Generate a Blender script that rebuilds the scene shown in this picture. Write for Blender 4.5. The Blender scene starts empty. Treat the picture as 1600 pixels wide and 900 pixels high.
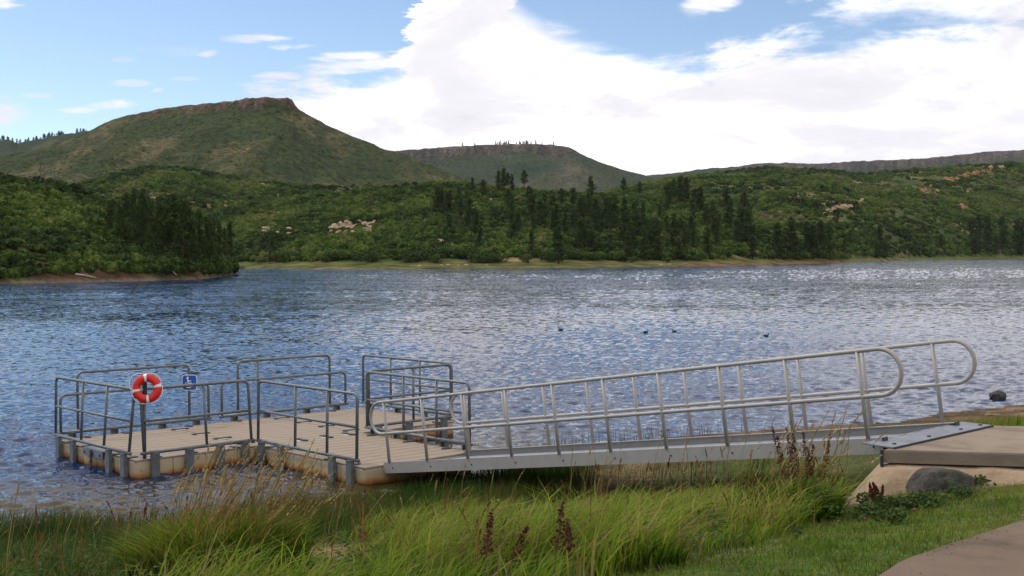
import bpy, math, random
import numpy as np
from mathutils import Vector, Matrix, Euler

random.seed(7)
RNG = np.random.default_rng(11)
SC = bpy.context.scene
COL = SC.collection
R = math.radians

# ------------------------------------------------------------------ camera
F_PX, Y_HOR, CAM_Z, ROLL = 1904.56, 401.55, 3.3026, -0.00525     # focal length in pixels of a 1600 px wide frame
TH = math.atan((450 - Y_HOR) / F_PX)
cam = bpy.data.cameras.new('camera')
cam.sensor_width = 36.0
cam.lens = F_PX / 1600 * 36.0
cam.clip_start = 0.1
cam.clip_end = 20000
cam_ob = bpy.data.objects.new('camera', cam)
COL.objects.link(cam_ob)
cam_ob.matrix_world = (Matrix.Translation((0, 0, CAM_Z)) @ Matrix.Rotation(math.pi / 2 - TH, 4, 'X') @ Matrix.Rotation(ROLL, 4, 'Z'))
SC.camera = cam_ob

# ------------------------------------------------------------------ exposure, sun, sky
SC.view_settings.view_transform = 'Standard'
SC.view_settings.look = 'None'
SC.view_settings.exposure = 0.0
SC.view_settings.gamma = 1.0
SC.view_settings.use_curve_mapping = False
SC.cycles.max_bounces = 6
SC.cycles.sample_clamp_direct = 4.0
SC.cycles.sample_clamp_indirect = 4.0
SC.cycles.transparent_max_bounces = 6

SUN_ELEV, SUN_AZ = R(50), R(-62)            # azimuth from +Y (into the picture), negative = left
sun = bpy.data.lights.new('sun', 'SUN')
sun.energy = 2.0
sun.angle = R(4.0)
sun.color = (1.0, 0.95, 0.86)
sun_ob = bpy.data.objects.new('sun', sun)
COL.objects.link(sun_ob)
to_sun = Vector((math.sin(SUN_AZ) * math.cos(SUN_ELEV), math.cos(SUN_AZ) * math.cos(SUN_ELEV), math.sin(SUN_ELEV)))
sun_ob.rotation_euler = to_sun.to_track_quat('Z', 'Y').to_euler()
sun_ob.location = to_sun * 50

SKY_STRENGTH, CLOUD_STRENGTH = 0.15, 1.35


class Nodes:
    """small helper round a node tree"""
    def __init__(self, tree):
        self.t = tree
        tree.nodes.clear()

    def n(self, typ, **kw):
        nd = self.t.nodes.new(typ)
        for k, v in kw.items():
            if k.startswith('i_'):
                nd.inputs[k[2:].replace('_', ' ')].default_value = v
            else:
                setattr(nd, k, v)
        return nd

    def l(self, a, b):
        self.t.links.new(a, b)

    def put(self, sock, v):
        if isinstance(v, bpy.types.NodeSocket):
            self.l(v, sock)
        else:
            sock.default_value = v

    def m(self, op, a, b=None, c=None, clamp=False):
        nd = self.t.nodes.new('ShaderNodeMath')
        nd.operation = op
        nd.use_clamp = clamp
        self.put(nd.inputs[0], a)
        if b is not None:
            self.put(nd.inputs[1], b)
        if c is not None:
            self.put(nd.inputs[2], c)
        return nd.outputs[0]

    def step(self, v, lo, hi, a=0.0, b=1.0):
        nd = self.t.nodes.new('ShaderNodeMapRange')
        nd.interpolation_type = 'SMOOTHSTEP'
        self.put(nd.inputs['Value'], v)
        nd.inputs['From Min'].default_value = lo
        nd.inputs['From Max'].default_value = hi
        nd.inputs['To Min'].default_value = a
        nd.inputs['To Max'].default_value = b
        return nd.outputs['Result']

    def noise(self, vec, scale, detail=4, rough=0.55, dist=0.0):
        nd = self.t.nodes.new('ShaderNodeTexNoise')
        if vec is not None:
            self.l(vec, nd.inputs['Vector'])
        nd.inputs['Scale'].default_value = scale
        nd.inputs['Detail'].default_value = detail
        nd.inputs['Roughness'].default_value = rough
        nd.inputs['Distortion'].default_value = dist
        return nd.outputs['Fac']

    def mix(self, fac, a, b, blend='MIX'):
        nd = self.t.nodes.new('ShaderNodeMix')
        nd.data_type = 'RGBA'
        nd.blend_type = blend
        self.put(nd.inputs[0], fac)
        self.put(nd.inputs[6], a)
        self.put(nd.inputs[7], b)
        return nd.outputs[2]

    def ramp(self, fac, stops):
        nd = self.t.nodes.new('ShaderNodeValToRGB')
        el = nd.color_ramp.elements
        while len(el) < len(stops):
            el.new(0.5)
        for e, (p, c) in zip(el, stops):
            e.position = p
            e.color = (c[0], c[1], c[2], 1)
        self.l(fac, nd.inputs[0])
        return nd.outputs[0]


def build_world():
    w = bpy.data.worlds.new('World')
    SC.world = w
    w.use_nodes = True
    N = Nodes(w.node_tree)
    tc = N.n('ShaderNodeTexCoord')
    d = tc.outputs['Generated']
    sep = N.n('ShaderNodeSeparateXYZ')
    N.l(d, sep.inputs[0])
    x, y, z = sep.outputs
    a = N.m('ARCTAN2', x, y)
    e = N.m('ARCSINE', z)

    def stretched(kz, off=0.0):
        c = N.n('ShaderNodeCombineXYZ')
        N.l(x, c.inputs[0])
        N.put(c.inputs[1], N.m('ADD', y, off))
        N.put(c.inputs[2], N.m('MULTIPLY', z, kz))
        return c.outputs[0]
    v1, v2 = stretched(2.2), stretched(5.0, 3.0)
    n1 = N.m('SUBTRACT', N.noise(v1, 9.0, 10, 0.62, 0.4), 0.5)
    n2 = N.m('SUBTRACT', N.noise(v2, 15.0, 9, 0.6, 0.3), 0.5)

    aw = N.m('ADD', a, N.m('MULTIPLY_ADD', n1, 0.11, N.m('MULTIPLY', n2, 0.07)))

    def curve(pts):
        nd = N.n('ShaderNodeFloatCurve')
        c = nd.mapping.curves[0]
        P = [((px - 800) / F_PX, el) for px, el in pts]
        P = [((q + 1) / 2, (el + 0.1) / 0.5) for q, el in P]
        while len(c.points) < len(P):
            c.points.new(0.5, 0.5)
        for cp, (u, v) in zip(c.points, P):
            cp.location = (u, v)
            cp.handle_type = 'VECTOR'
        nd.mapping.update()
        N.l(N.m('MULTIPLY_ADD', aw, 0.5, 0.5, clamp=True), nd.inputs['Value'])
        return N.m('MULTIPLY_ADD', nd.outputs[0], 0.5, -0.1)

    def el(yp):
        return (401.5 - yp) / F_PX
    # upper edge of the great bank of cloud, against azimuth
    edge = curve([(-1100, -0.02), (200, 0.0), (330, 0.06), (400, el(150)), (470, el(122)), (560, el(108)), (625, el(104)), (648, el(50)), (680, 0.33),
                  (760, 0.33), (792, el(-6)), (830, el(25)), (870, el(50)), (950, el(70)), (1010, el(94)), (1080, el(102)), (1160, el(84)),
                  (1260, el(60)), (1400, el(66)), (1600, el(50)), (2000, 0.24), (2704, 0.2)])
    m1 = N.step(N.m('ADD', N.m('SUBTRACT', edge, e), N.m('MULTIPLY_ADD', n1, 0.075, N.m('MULTIPLY', n2, 0.05))), -0.005, 0.020)
    low = curve([(-1100, 0.39), (1210, 0.39), (1228, el(-6)), (1262, el(28)), (1310, el(54)), (1420, el(62)), (1500, el(70)), (1600, el(80)), (2000, 0.1), (2704, 0.1)])
    m2 = N.step(N.m('ADD', N.m('SUBTRACT', e, low), N.m('MULTIPLY_ADD', n1, 0.06, N.m('MULTIPLY', n2, 0.03))), -0.012, 0.022)
    # loose fair-weather cloud over the rest of the sky, thicker towards the right
    nb = N.noise(v1, 2.3, 8, 0.55, 0.3)
    side = N.m('SUBTRACT', N.step(a, -0.22, 0.30, 0.0, 0.34), 0.15)
    m3 = N.m('MULTIPLY', N.step(N.m('ADD', nb, side), 0.53, 0.66), N.step(e, 0.24, 0.36))
    ma = N.m('MAXIMUM', N.m('MAXIMUM', m1, m2), m3)
    puffs = [(18, 28, 60, 26, 1.0), (15, 200, 75, 40, 1.0), (415, 70, 62, 9, 0.9), (470, 80, 42, 7, 0.8), (545, 94, 60, 11, 1.0), (650, 104, 80, 8, 0.9),
             (440, 128, 45, 10, 0.9), (337, 97, 19, 9, 0.75), (205, 175, 42, 8, 0.85), (155, 184, 32, 5, 0.6), (228, 141, 32, 6, 0.45), (218, 108, 22, 5, 0.3), (265, 150, 10, 4, 0.4),
             (92, 165, 24, 4, 0.45), (1108, 18, 46, 20, 0.9), (300, 133, 28, 4, 0.35), (290, 95, 60, 14, 0.2), (1445, 62, 60, 7, 0.3), (560, 110, 90, 16, 0.8)]
    for (px, py, rx, ry, s) in puffs:
        u = N.m('MULTIPLY', N.m('SUBTRACT', a, (px - 800) / F_PX), F_PX / rx)
        # each little cloud slants up to the right
        v = N.m('MULTIPLY', N.m('SUBTRACT', N.m('SUBTRACT', e, el(py)), N.m('MULTIPLY', u, 0.25 * ry / F_PX)), F_PX / ry)
        q = N.m('ADD', N.m('MULTIPLY', u, u), N.m('MULTIPLY', v, v))
        q = N.m('ADD', N.m('SUBTRACT', 1.0, q), N.m('MULTIPLY_ADD', n2, 4.0, N.m('MULTIPLY', n1, 2.0)))
        ma = N.m('MAXIMUM', ma, N.step(q, -0.1, 1.0, 0.0, s))
    sky = N.n('ShaderNodeTexSky')
    sky.sky_type = 'NISHITA'
    sky.sun_disc = False
    sky.sun_elevation = SUN_ELEV
    sky.sun_rotation = SUN_AZ
    sky.altitude = 2200
    sky.air_density = 1.0
    sky.dust_density = 1.0
    sky.ozone_density = 0.7
    b1 = N.n('ShaderNodeBackground')
    N.l(sky.outputs[0], b1.inputs[0])
    b1.inputs[1].default_value = SKY_STRENGTH
    shade = N.noise(v1, 5.0, 7, 0.6, 0.6)
    cc = N.ramp(shade, [(0.28, (0.60, 0.595, 0.65)), (0.46, (0.715, 0.70, 0.74)), (0.62, (1.0, 0.985, 1.0))])
    b2 = N.n('ShaderNodeBackground')
    N.l(cc, b2.inputs[0])
    b2.inputs[1].default_value = CLOUD_STRENGTH
    mx = N.n('ShaderNodeMixShader')
    N.l(ma, mx.inputs[0])
    N.l(b1.outputs[0], mx.inputs[1])
    N.l(b2.outputs[0], mx.inputs[2])
    out = N.n('ShaderNodeOutputWorld')
    N.l(mx.outputs[0], out.inputs[0])


build_world()

# ------------------------------------------------------------------ numeric noise
def _hash(ix, iy, seed):
    h = (ix.astype(np.int64) * 374761393 + iy.astype(np.int64) * 668265263 + seed * 1442695041) & 0x7fffffff
    h = ((h ^ (h >> 13)) * 1274126177) & 0x7fffffff
    return ((h ^ (h >> 16)) & 0xffff) / 65535.0


def vnoise(x, y, seed=0):
    x, y = np.broadcast_arrays(np.asarray(x, float), np.asarray(y, float))
    ix, iy = np.floor(x), np.floor(y)
    fx, fy = x - ix, y - iy
    ix, iy = ix.astype(np.int64), iy.astype(np.int64)
    ux, uy = fx * fx * fx * (fx * (fx * 6 - 15) + 10), fy * fy * fy * (fy * (fy * 6 - 15) + 10)
    a, b = _hash(ix, iy, seed), _hash(ix + 1, iy, seed)
    c, d = _hash(ix, iy + 1, seed), _hash(ix + 1, iy + 1, seed)
    return (a * (1 - ux) + b * ux) * (1 - uy) + (c * (1 - ux) + d * ux) * uy


def fbm(x, y, oct=4, seed=0, gain=0.5):
    s, amp, tot = 0.0, 1.0, 0.0
    x, y = np.asarray(x, float), np.asarray(y, float)
    for i in range(oct):
        s = s + amp * vnoise(x, y, seed + i * 17)
        tot += amp
        amp *= gain
        x, y = x * 2.03 + 11.3, y * 2.03 + 5.7
    return s / tot - 0.5


def sstep(a, b, x):
    t = np.clip((np.asarray(x, float) - a) / (b - a), 0, 1)
    return t * t * (3 - 2 * t)


# ------------------------------------------------------------------ mesh helpers
class MB:
    def __init__(self):
        self.v, self.f = [], []

    def add(self, V, Fs):
        o = len(self.v)
        self.v += [tuple(p) for p in V]
        self.f += [tuple(i + o for i in f) for f in Fs]
        return self

    def box(self, c, s, rot=None, bev=0.0):
        hx, hy, hz = s[0] / 2, s[1] / 2, s[2] / 2
        if bev <= 0:
            P = [Vector((sx * hx, sy * hy, sz * hz)) for sz in (-1, 1) for sx, sy in ((-1, -1), (1, -1), (1, 1), (-1, 1))]
            Fs = [(3, 2, 1, 0), (4, 5, 6, 7), (0, 1, 5, 4), (1, 2, 6, 5), (2, 3, 7, 6), (3, 0, 4, 7)]
        else:
            b = bev
            ring = [(-hx + b, -hy), (hx - b, -hy), (hx, -hy + b), (hx, hy - b), (hx - b, hy), (-hx + b, hy), (-hx, hy - b), (-hx, -hy + b)]
            top = [(x - math.copysign(b * .7, x), y - math.copysign(b * .7, y)) for x, y in ring]
            P = [Vector((x, y, -hz)) for x, y in ring] + [Vector((x, y, hz - b)) for x, y in ring] + [Vector((x, y, hz)) for x, y in top]
            Fs = [tuple(range(7, -1, -1)), tuple(range(16, 24))]
            for k in range(8):
                j = (k + 1) % 8
                Fs += [(k, j, 8 + j, 8 + k), (8 + k, 8 + j, 16 + j, 16 + k)]
        M = rot.to_3x3() if rot is not None else Matrix.Identity(3)
        c = Vector(c)
        return self.add([M @ p + c for p in P], Fs)

    def tube(self, path, r, seg=8, closed=False, caps=True):
        P = [Vector(p) for p in path]
        n = len(P)
        rr = r if isinstance(r, (list, tuple)) else [r] * n
        V, Fs = [], []
        prev = None
        for i, p in enumerate(P):
            if closed:
                t = (P[(i + 1) % n] - P[i - 1])
            else:
                t = P[min(i + 1, n - 1)] - P[max(i - 1, 0)]
            t.normalize()
            if prev is None:
                up = Vector((0, 0, 1)) if abs(t.z) < 0.9 else Vector((1, 0, 0))
                s = t.cross(up).normalized()
            else:
                s = (prev - t * prev.dot(t)).normalized()
            prev = s
            u = s.cross(t)
            for k in range(seg):
                a = 2 * math.pi * k / seg
                V.append(p + (s * math.cos(a) + u * math.sin(a)) * rr[i])
        m = n if closed else n - 1
        for i in range(m):
            j = (i + 1) % n
            for k in range(seg):
                k2 = (k + 1) % seg
                Fs.append((i * seg + k, i * seg + k2, j * seg + k2, j * seg + k))
        if caps and not closed:
            Fs.append(tuple(range(seg - 1, -1, -1)))
            Fs.append(tuple((n - 1) * seg + k for k in range(seg)))
        return self.add(V, Fs)

    def prism(self, poly, z0, z1):
        n = len(poly)
        V = [(x, y, z0) for x, y in poly] + [(x, y, z1) for x, y in poly]
        Fs = [tuple(range(n - 1, -1, -1)), tuple(range(n, 2 * n))]
        Fs += [(k, (k + 1) % n, n + (k + 1) % n, n + k) for k in range(n)]
        return self.add(V, Fs)

    def mesh(self, name, mat, smooth=False):
        me = bpy.data.meshes.new(name)
        me.from_pydata(self.v, [], self.f)
        if mat:
            me.materials.append(mat)
        if smooth:
            me.polygons.foreach_set('use_smooth', [True] * len(me.polygons))
        me.update()
        return me


def link(name, me, parent=None, loc=None):
    o = bpy.data.objects.new(name, me)
    COL.objects.link(o)
    if parent is not None:
        o.parent = parent
    if loc is not None:
        o.location = loc
    return o


def build(mb, name, mat, parent=None, smooth=False, loc=None):
    return link(name, mb.mesh(name, mat, smooth), parent, loc)


def np_mesh(name, V, F, mat, attrs=None, smooth=False, cols=None):
    """V (n,3); F list of (m,k) int arrays; attrs: name -> per-vertex float; cols: name -> (n,3)"""
    if not isinstance(F, list):
        F = [F]
    me = bpy.data.meshes.new(name)
    me.vertices.add(len(V))
    me.vertices.foreach_set('co', np.ascontiguousarray(V, np.float32).ravel())
    nl = sum(f.size for f in F)
    np_ = sum(len(f) for f in F)
    me.loops.add(nl)
    me.polygons.add(np_)
    me.loops.foreach_set('vertex_index', np.concatenate([f.ravel() for f in F]).astype(np.int32))
    tot = np.concatenate([np.full(len(f), f.shape[1], np.int32) for f in F])
    st = np.concatenate([[0], np.cumsum(tot)[:-1]]).astype(np.int32)
    me.polygons.foreach_set('loop_start', st)
    me.polygons.foreach_set('loop_total', tot)
    if smooth:
        me.polygons.foreach_set('use_smooth', np.ones(np_, bool))
    for k, a in (attrs or {}).items():
        at = me.attributes.new(k, 'FLOAT', 'POINT')
        at.data.foreach_set('value', np.ascontiguousarray(a, np.float32))
    for k, a in (cols or {}).items():
        at = me.attributes.new(k, 'FLOAT_COLOR', 'POINT')
        at.data.foreach_set('color', np.ascontiguousarray(np.c_[a, np.ones(len(a))], np.float32).ravel())
    if mat:
        me.materials.append(mat)
    me.update()
    me.validate()
    return me


def tag(o, label=None, cat=None, group=None, kind=None):
    if label:
        o['label'] = label
    if cat:
        o['category'] = cat
    if group:
        o['group'] = group
    if kind:
        o['kind'] = kind
    return o


def thing(name, label, cat, loc=(0, 0, 0), rot=(0, 0, 0), group=None):
    o = bpy.data.objects.new(name, None)
    o.empty_display_size = 0.2
    COL.objects.link(o)
    o.location = loc
    o.rotation_euler = rot
    return tag(o, label, cat, group)


def copy_thing(root, label, loc, rz=0.0, sc=1.0, group=None):
    r = root.copy()
    COL.objects.link(r)
    r.location = loc
    r.rotation_euler = (0, 0, rz)
    r.scale = (sc, sc, sc) if not isinstance(sc, tuple) else sc
    if label:
        r['label'] = label
    if group:
        r['group'] = group
    for ch in root.children:
        c = ch.copy()
        COL.objects.link(c)
        c.parent = r
        for g in ch.children:
            d = g.copy()
            COL.objects.link(d)
            d.parent = c
    return r


# ------------------------------------------------------------------ materials
def material(name, base, rough=0.6, metal=0.0, var=0.25, scale=6.0, bump=0.0, bscale=40.0, spec=0.5, alt=None, detail=5, sss=None):
    m = bpy.data.materials.new(name)
    m.use_nodes = True
    N = Nodes(m.node_tree)
    tc = N.n('ShaderNodeTexCoord')
    p = N.n('ShaderNodeBsdfPrincipled')
    out = N.n('ShaderNodeOutputMaterial')
    N.l(p.outputs[0], out.inputs[0])
    nz = N.noise(tc.outputs['Object'], scale, detail, 0.6)
    alt = alt or tuple(c * (1 - var) for c in base)
    hi = tuple(min(1, c * (1 + var * 0.5)) for c in base)
    N.l(N.ramp(nz, [(0.3, alt), (0.5, base), (0.72, hi)]), p.inputs['Base Color'])
    p.inputs['Roughness'].default_value = rough
    p.inputs['Metallic'].default_value = metal
    p.inputs['Specular IOR Level'].default_value = spec
    if bump > 0:
        b = N.n('ShaderNodeBump')
        b.inputs['Strength'].default_value = bump
        b.inputs['Distance'].default_value = 0.02
        N.l(N.noise(tc.outputs['Object'], bscale, 5, 0.6), b.inputs['Height'])
        N.l(b.outputs[0], p.inputs['Normal'])
    return m


def attr_material(name, rough=0.8, nscale=1.0, namp=0.35, bump=0.0, bscale=1.0, spec=0.2, trans=0.0, bdist=1.0):
    """base colour read from the mesh's own 'col' attribute, broken up by noise"""
    m = bpy.data.materials.new(name)
    m.use_nodes = True
    N = Nodes(m.node_tree)
    at = N.n('ShaderNodeAttribute', attribute_name='col')
    geo = N.n('ShaderNodeNewGeometry')
    p = N.n('ShaderNodeBsdfPrincipled')
    out = N.n('ShaderNodeOutputMaterial')
    nz = N.noise(geo.outputs['Position'], nscale, 6, 0.65)
    k = N.step(nz, 0.3, 0.7, 1 - namp, 1 + namp)
    cmb = N.n('ShaderNodeCombineColor')
    for i in range(3):
        N.l(k, cmb.inputs[i])
    c = N.mix(1.0, at.outputs['Color'], cmb.outputs[0], 'MULTIPLY')
    N.l(c, p.inputs['Base Color'])
    p.inputs['Roughness'].default_value = rough
    p.inputs['Specular IOR Level'].default_value = spec
    if bump > 0:
        b = N.n('ShaderNodeBump')
        b.inputs['Strength'].default_value = bump
        b.inputs['Distance'].default_value = bdist
        N.l(N.noise(geo.outputs['Position'], bscale, 6, 0.65), b.inputs['Height'])
        N.l(b.outputs[0], p.inputs['Normal'])
    if trans > 0:
        t = N.n('ShaderNodeBsdfTranslucent')
        N.l(c, t.inputs[0])
        mx = N.n('ShaderNodeMixShader')
        mx.inputs[0].default_value = trans
        N.l(p.outputs[0], mx.inputs[1])
        N.l(t.outputs[0], mx.inputs[2])
        N.l(mx.outputs[0], out.inputs[0])
    else:
        N.l(p.outputs[0], out.inputs[0])
    return m


M_GALV = material('galvanised_steel', (0.135, 0.15, 0.155), 0.5, 0.3, 0.3, 9, 0.08, 60)
M_ALU = material('brushed_aluminium', (0.33, 0.305, 0.28), 0.55, 0.15, 0.14, 5, 0.05, 80)
M_ALU_DECK = material('aluminium_deck', (0.27, 0.28, 0.31), 0.45, 0.35, 0.2, 4, 0.1, 60)
M_PLATE = material('grey_steel_plate', (0.17, 0.18, 0.21), 0.5, 0.3, 0.25, 5, 0.1, 50)
M_DARK = material('black_rubber', (0.02, 0.022, 0.026), 0.6, 0, 0.3, 12)
M_TREAD = material('beige_plastic_tread', (0.250, 0.190, 0.132), 0.65, 0, 0.16, 5, 0.25, 90)
M_RED = material('red_orange_vinyl', (0.68, 0.018, 0.006), 0.4, 0, 0.15, 8)
M_WHITE = material('white_vinyl', (0.78, 0.76, 0.76), 0.5, 0, 0.1, 9)
M_BLUE = material('blue_sign_paint', (0.012, 0.09, 0.42), 0.45, 0, 0.12, 7)
M_CONC = material('tan_concrete', (0.235, 0.185, 0.138), 0.9, 0, 0.22, 3, 0.5, 35, 0.2)
M_CONC2 = material('rough_poured_concrete', (0.34, 0.245, 0.16), 0.95, 0, 0.3, 2.5, 0.8, 18, 0.2)
M_BOULDER = material('dark_boulder', (0.075, 0.066, 0.058), 0.95, 0, 0.6, 9, 1.0, 26, 0.3)
M_STONE = material('brown_stone', (0.22, 0.16, 0.11), 0.9, 0, 0.4, 4, 0.8, 20, 0.3)
M_BARK = material('pine_bark', (0.075, 0.05, 0.036), 0.95, 0, 0.4, 3, 0, 1, 0.1)
M_SNAG = material('weathered_dead_wood', (0.11, 0.088, 0.076), 0.95, 0, 0.4, 2, 0, 1, 0.1)
M_LOG = material('bleached_log', (0.36, 0.30, 0.25), 0.9, 0, 0.3, 2, 0, 1, 0.1)
M_DOCKWEED = material('dry_red_brown_seed', (0.085, 0.022, 0.014), 0.85, 0, 0.5, 30, 0, 1, 0.2)
M_STEM = material('brown_stem', (0.11, 0.06, 0.03), 0.85, 0, 0.4, 20)
M_BIRD = material('dark_feathers', (0.018, 0.016, 0.016), 0.7, 0, 0.3, 20)
M_BIRD2 = material('pale_feathers', (0.22, 0.19, 0.16), 0.7, 0, 0.3, 20)
M_ROCKFACE = material('pale_sandstone', (0.34, 0.24, 0.165), 0.95, 0, 0.65, 0.8, 0.8, 0.8, 0.1)
M_ROCKRED = material('orange_sandstone', (0.29, 0.145, 0.078), 0.95, 0, 0.6, 0.6, 0.8, 0.8, 0.1)
M_TERRAIN = attr_material('hillside_earth', 0.95, 0.16, 0.6, 0.9, 0.30, 0.05, 0, 2.5)
M_GRASS = attr_material('grass_blades', 0.75, 3.0, 0.25, 0, 1, 0.10, 0.40)
M_LEAF = attr_material('brush_leaves', 0.7, 1.3, 0.3, 0, 1, 0.15, 0.25)
M_NEEDLE = attr_material('pine_needles', 0.75, 0.9, 0.35, 0, 1, 0.1, 0.12)
M_GROUND = attr_material('bank_earth', 0.95, 9.0, 0.4, 0.8, 30, 0.1, 0, 0.03)


def stained_plastic():
    m = bpy.data.materials.new('stained_beige_plastic')
    m.use_nodes = True
    N = Nodes(m.node_tree)
    geo = N.n('ShaderNodeNewGeometry')
    p = N.n('ShaderNodeBsdfPrincipled')
    out = N.n('ShaderNodeOutputMaterial')
    N.l(p.outputs[0], out.inputs[0])
    sep = N.n('ShaderNodeSeparateXYZ')
    N.l(geo.outputs['Position'], sep.inputs[0])
    st = N.n('ShaderNodeMapping')
    st.inputs['Scale'].default_value = (1, 1, 0.25)
    N.l(geo.outputs['Position'], st.inputs[0])
    nz = N.noise(st.outputs[0], 5.0, 6, 0.6)
    big = N.noise(geo.outputs['Position'], 0.9, 3, 0.5)
    h = N.m('ADD', N.m('MULTIPLY_ADD', N.m('SUBTRACT', nz, 0.5), 0.16, sep.outputs[2]), N.m('MULTIPLY', N.m('SUBTRACT', big, 0.5), -0.22))
    c = N.ramp(N.m('MULTIPLY', h, 3.3), [(0.02, (0.05, 0.022, 0.009)), (0.10, (0.28, 0.095, 0.02)), (0.22, (0.40, 0.205, 0.07)), (0.36, (0.46, 0.345, 0.195)), (0.75, (0.47, 0.38, 0.265))])
    N.l(c, p.inputs['Base Color'])
    p.inputs['Roughness'].default_value = 0.6
    b = N.n('ShaderNodeBump')
    b.inputs['Strength'].default_value = 0.2
    b.inputs['Distance'].default_value = 0.01
    N.l(N.noise(geo.outputs['Position'], 60, 4), b.inputs['Height'])
    N.l(b.outputs[0], p.inputs['Normal'])
    return m


M_FLOAT = stained_plastic()

# ------------------------------------------------------------------ far land: real height fields
def yh(xp):
    return Y_HOR + ROLL * (np.asarray(xp, float) - 800)


def slope(xp, yp):
    """tangent of the elevation angle of a sight line"""
    return (yh(xp) - yp) / F_PX


def tab(pts):
    xs, ys = zip(*pts)
    return lambda x: np.interp(x, xs, ys)


def soft(pts, w=45):
    xs = np.arange(-1100, 2601, 5.0)
    v = np.interp(xs, *zip(*pts))
    k = np.hanning(2 * (w // 5) + 3)
    v = np.convolve(np.pad(v, len(k) // 2, mode='edge'), k / k.sum(), 'valid')
    return lambda x: np.interp(x, xs, v)


LAYERS = {}


class Layer:
    def __init__(self, name, shore, ridge_y, ridge_d, cliff=None, meadow=0.0, rough=1.0, power=1.15, gully=0.09, seed=0, cliff_h=0.0, beyond=0.35, gs=0.012):
        self.__dict__.update(locals())
        self.shore, self.ridge_y, self.ridge_d = soft(shore), tab(ridge_y), soft(ridge_d)
        self.cliff = tab(cliff) if cliff else (lambda x: np.zeros_like(np.asarray(x, float)))
        LAYERS[name] = self

    def z(self, X, Y):
        X, Y = np.asarray(X, float), np.asarray(Y, float)
        xp = 800 + F_PX * X / Y
        Ys, Yr = self.shore(xp), self.ridge_d(xp)
        zr = CAM_Z + Yr * slope(xp, self.ridge_y(xp))
        d = Y - Ys + 14 * fbm(X / 60, Y / 60, 3, self.seed + 5) * (1 if self.meadow else 0)
        md = self.meadow
        q = (d - md) / np.maximum(Yr - Ys - md, 1)
        base = 1.6 if md else 0.0
        g = np.clip(q, 0, 1) ** self.power
        ch = self.cliff(xp) * (0.75 + 0.5 * vnoise(X / 25, Y / 25, self.seed + 9)) * (1 if self.cliff_h else 0)
        gul = fbm(X * self.gs, Y * self.gs * 0.6, 5, self.seed, 0.55)
        gul2 = -np.abs(fbm(X * self.gs * 2.2, Y * self.gs * 0.8, 3, self.seed + 31)) + 0.12
        bell = np.clip(np.sin(np.pi * np.clip(q, 0, 1)), 0, 1)
        z = base + (zr - base - ch) * np.clip(g + self.gully * bell * (gul * 2 + gul2 * 1.5), -0.05, 1.2)
        if self.cliff_h:
            edge = 0.965 + 0.03 * fbm(X / 40, Y / 300, 3, self.seed + 3)
            z = z + ch * sstep(0, 0.012, q - edge)
        z = np.where(q > 1, (zr) * np.clip(1 - self.beyond * (q - 1), 0, 1), z)
        z = z + self.rough * fbm(X / 14, Y / 14, 4, self.seed + 2) * np.clip(q * 6, 0, 1)
        if md:
            zm = np.where(d < md, base * np.clip(d / md, 0, 1) ** 0.8, z)
            zm = zm + 0.35 * fbm(X / 18, Y / 9, 3, self.seed + 8) * np.clip(d / 8, 0, 1)
            z = np.where(d < 0, np.maximum(d * 0.12, -3), zm)
        else:
            z = np.where(q < 0, q * 30, z)
        if self.name == 'peninsula':
            k = sstep(376, 360, xp + 6 * fbm(Y / 12, Y * 0, 3, 9))
            z = z * k - 2.5 * (1 - k)
        return z

    def hit(self, xp, yp):
        """where a sight line meets this land"""
        Yv = np.exp(np.linspace(math.log(max(60.0, float(self.shore(xp)) - 5)), math.log(float(self.ridge_d(xp)) * 1.1), 900))
        X = Yv * (xp - 800) / F_PX
        zl = CAM_Z + Yv * float(slope(xp, yp))
        zt = self.z(X, Yv)
        k = np.nonzero(zt >= zl)[0]
        if len(k) == 0:
            k = [int(np.argmin(zl - zt))]
        k = int(k[0])
        return Vector((X[k], Yv[k], zt[k]))

    def at(self, xp, Y):
        X = Y * (xp - 800) / F_PX
        return Vector((X, Y, float(self.z(X, Y))))


SH = [(-900, 420), (380, 395), (480, 360), (600, 345), (900, 352), (1050, 372), (1200, 440), (1300, 505), (1350, 600), (1450, 740), (1600, 930), (1900, 1050), (2400, 1100)]
Layer('peninsula', [(-900, 130), (-300, 152), (0, 168), (200, 184), (320, 200), (350, 212), (366, 262), (2000, 400)],
      [(-900, 235), (-300, 250), (0, 279), (60, 286), (110, 296), (160, 318), (220, 350), (300, 388), (345, 409), (368, 420), (380, 432), (600, 445)],
      [(-900, 220), (0, 238), (200, 246), (370, 245), (380, 290), (2000, 440)], meadow=5.0, rough=1.0, power=0.85, gully=0.03, seed=3, beyond=1.4)
Layer('hill_near', SH,
      [(-900, 440), (230, 420), (300, 350), (380, 326), (500, 308), (600, 296), (700, 287), (800, 299), (900, 305), (1000, 309), (1050, 312), (1090, 318), (1150, 335), (1200, 350), (1260, 376), (1310, 402), (1340, 412), (2400, 425)],
      [(-900, 650), (600, 640), (900, 620), (1100, 600), (1250, 560), (1310, 540), (1360, 640), (2400, 1150)], meadow=22, rough=2.0, power=0.95, gully=0.10, seed=21, beyond=0.8)
Layer('hill_right', [(x, y + (0 if x > 1250 else 120)) for x, y in SH],
      [(-900, 340), (850, 330), (950, 300), (1000, 290), (1040, 281), (1100, 273), (1200, 263), (1300, 268), (1350, 274), (1400, 269), (1500, 261), (1600, 253), (1900, 238), (2400, 230)],
      [(-900, 1250), (1000, 1250), (1300, 1350), (1600, 1500), (2400, 1600)], meadow=35, rough=3.0, power=0.92, gully=0.10, seed=41, beyond=0.8, gs=0.008)
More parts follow.
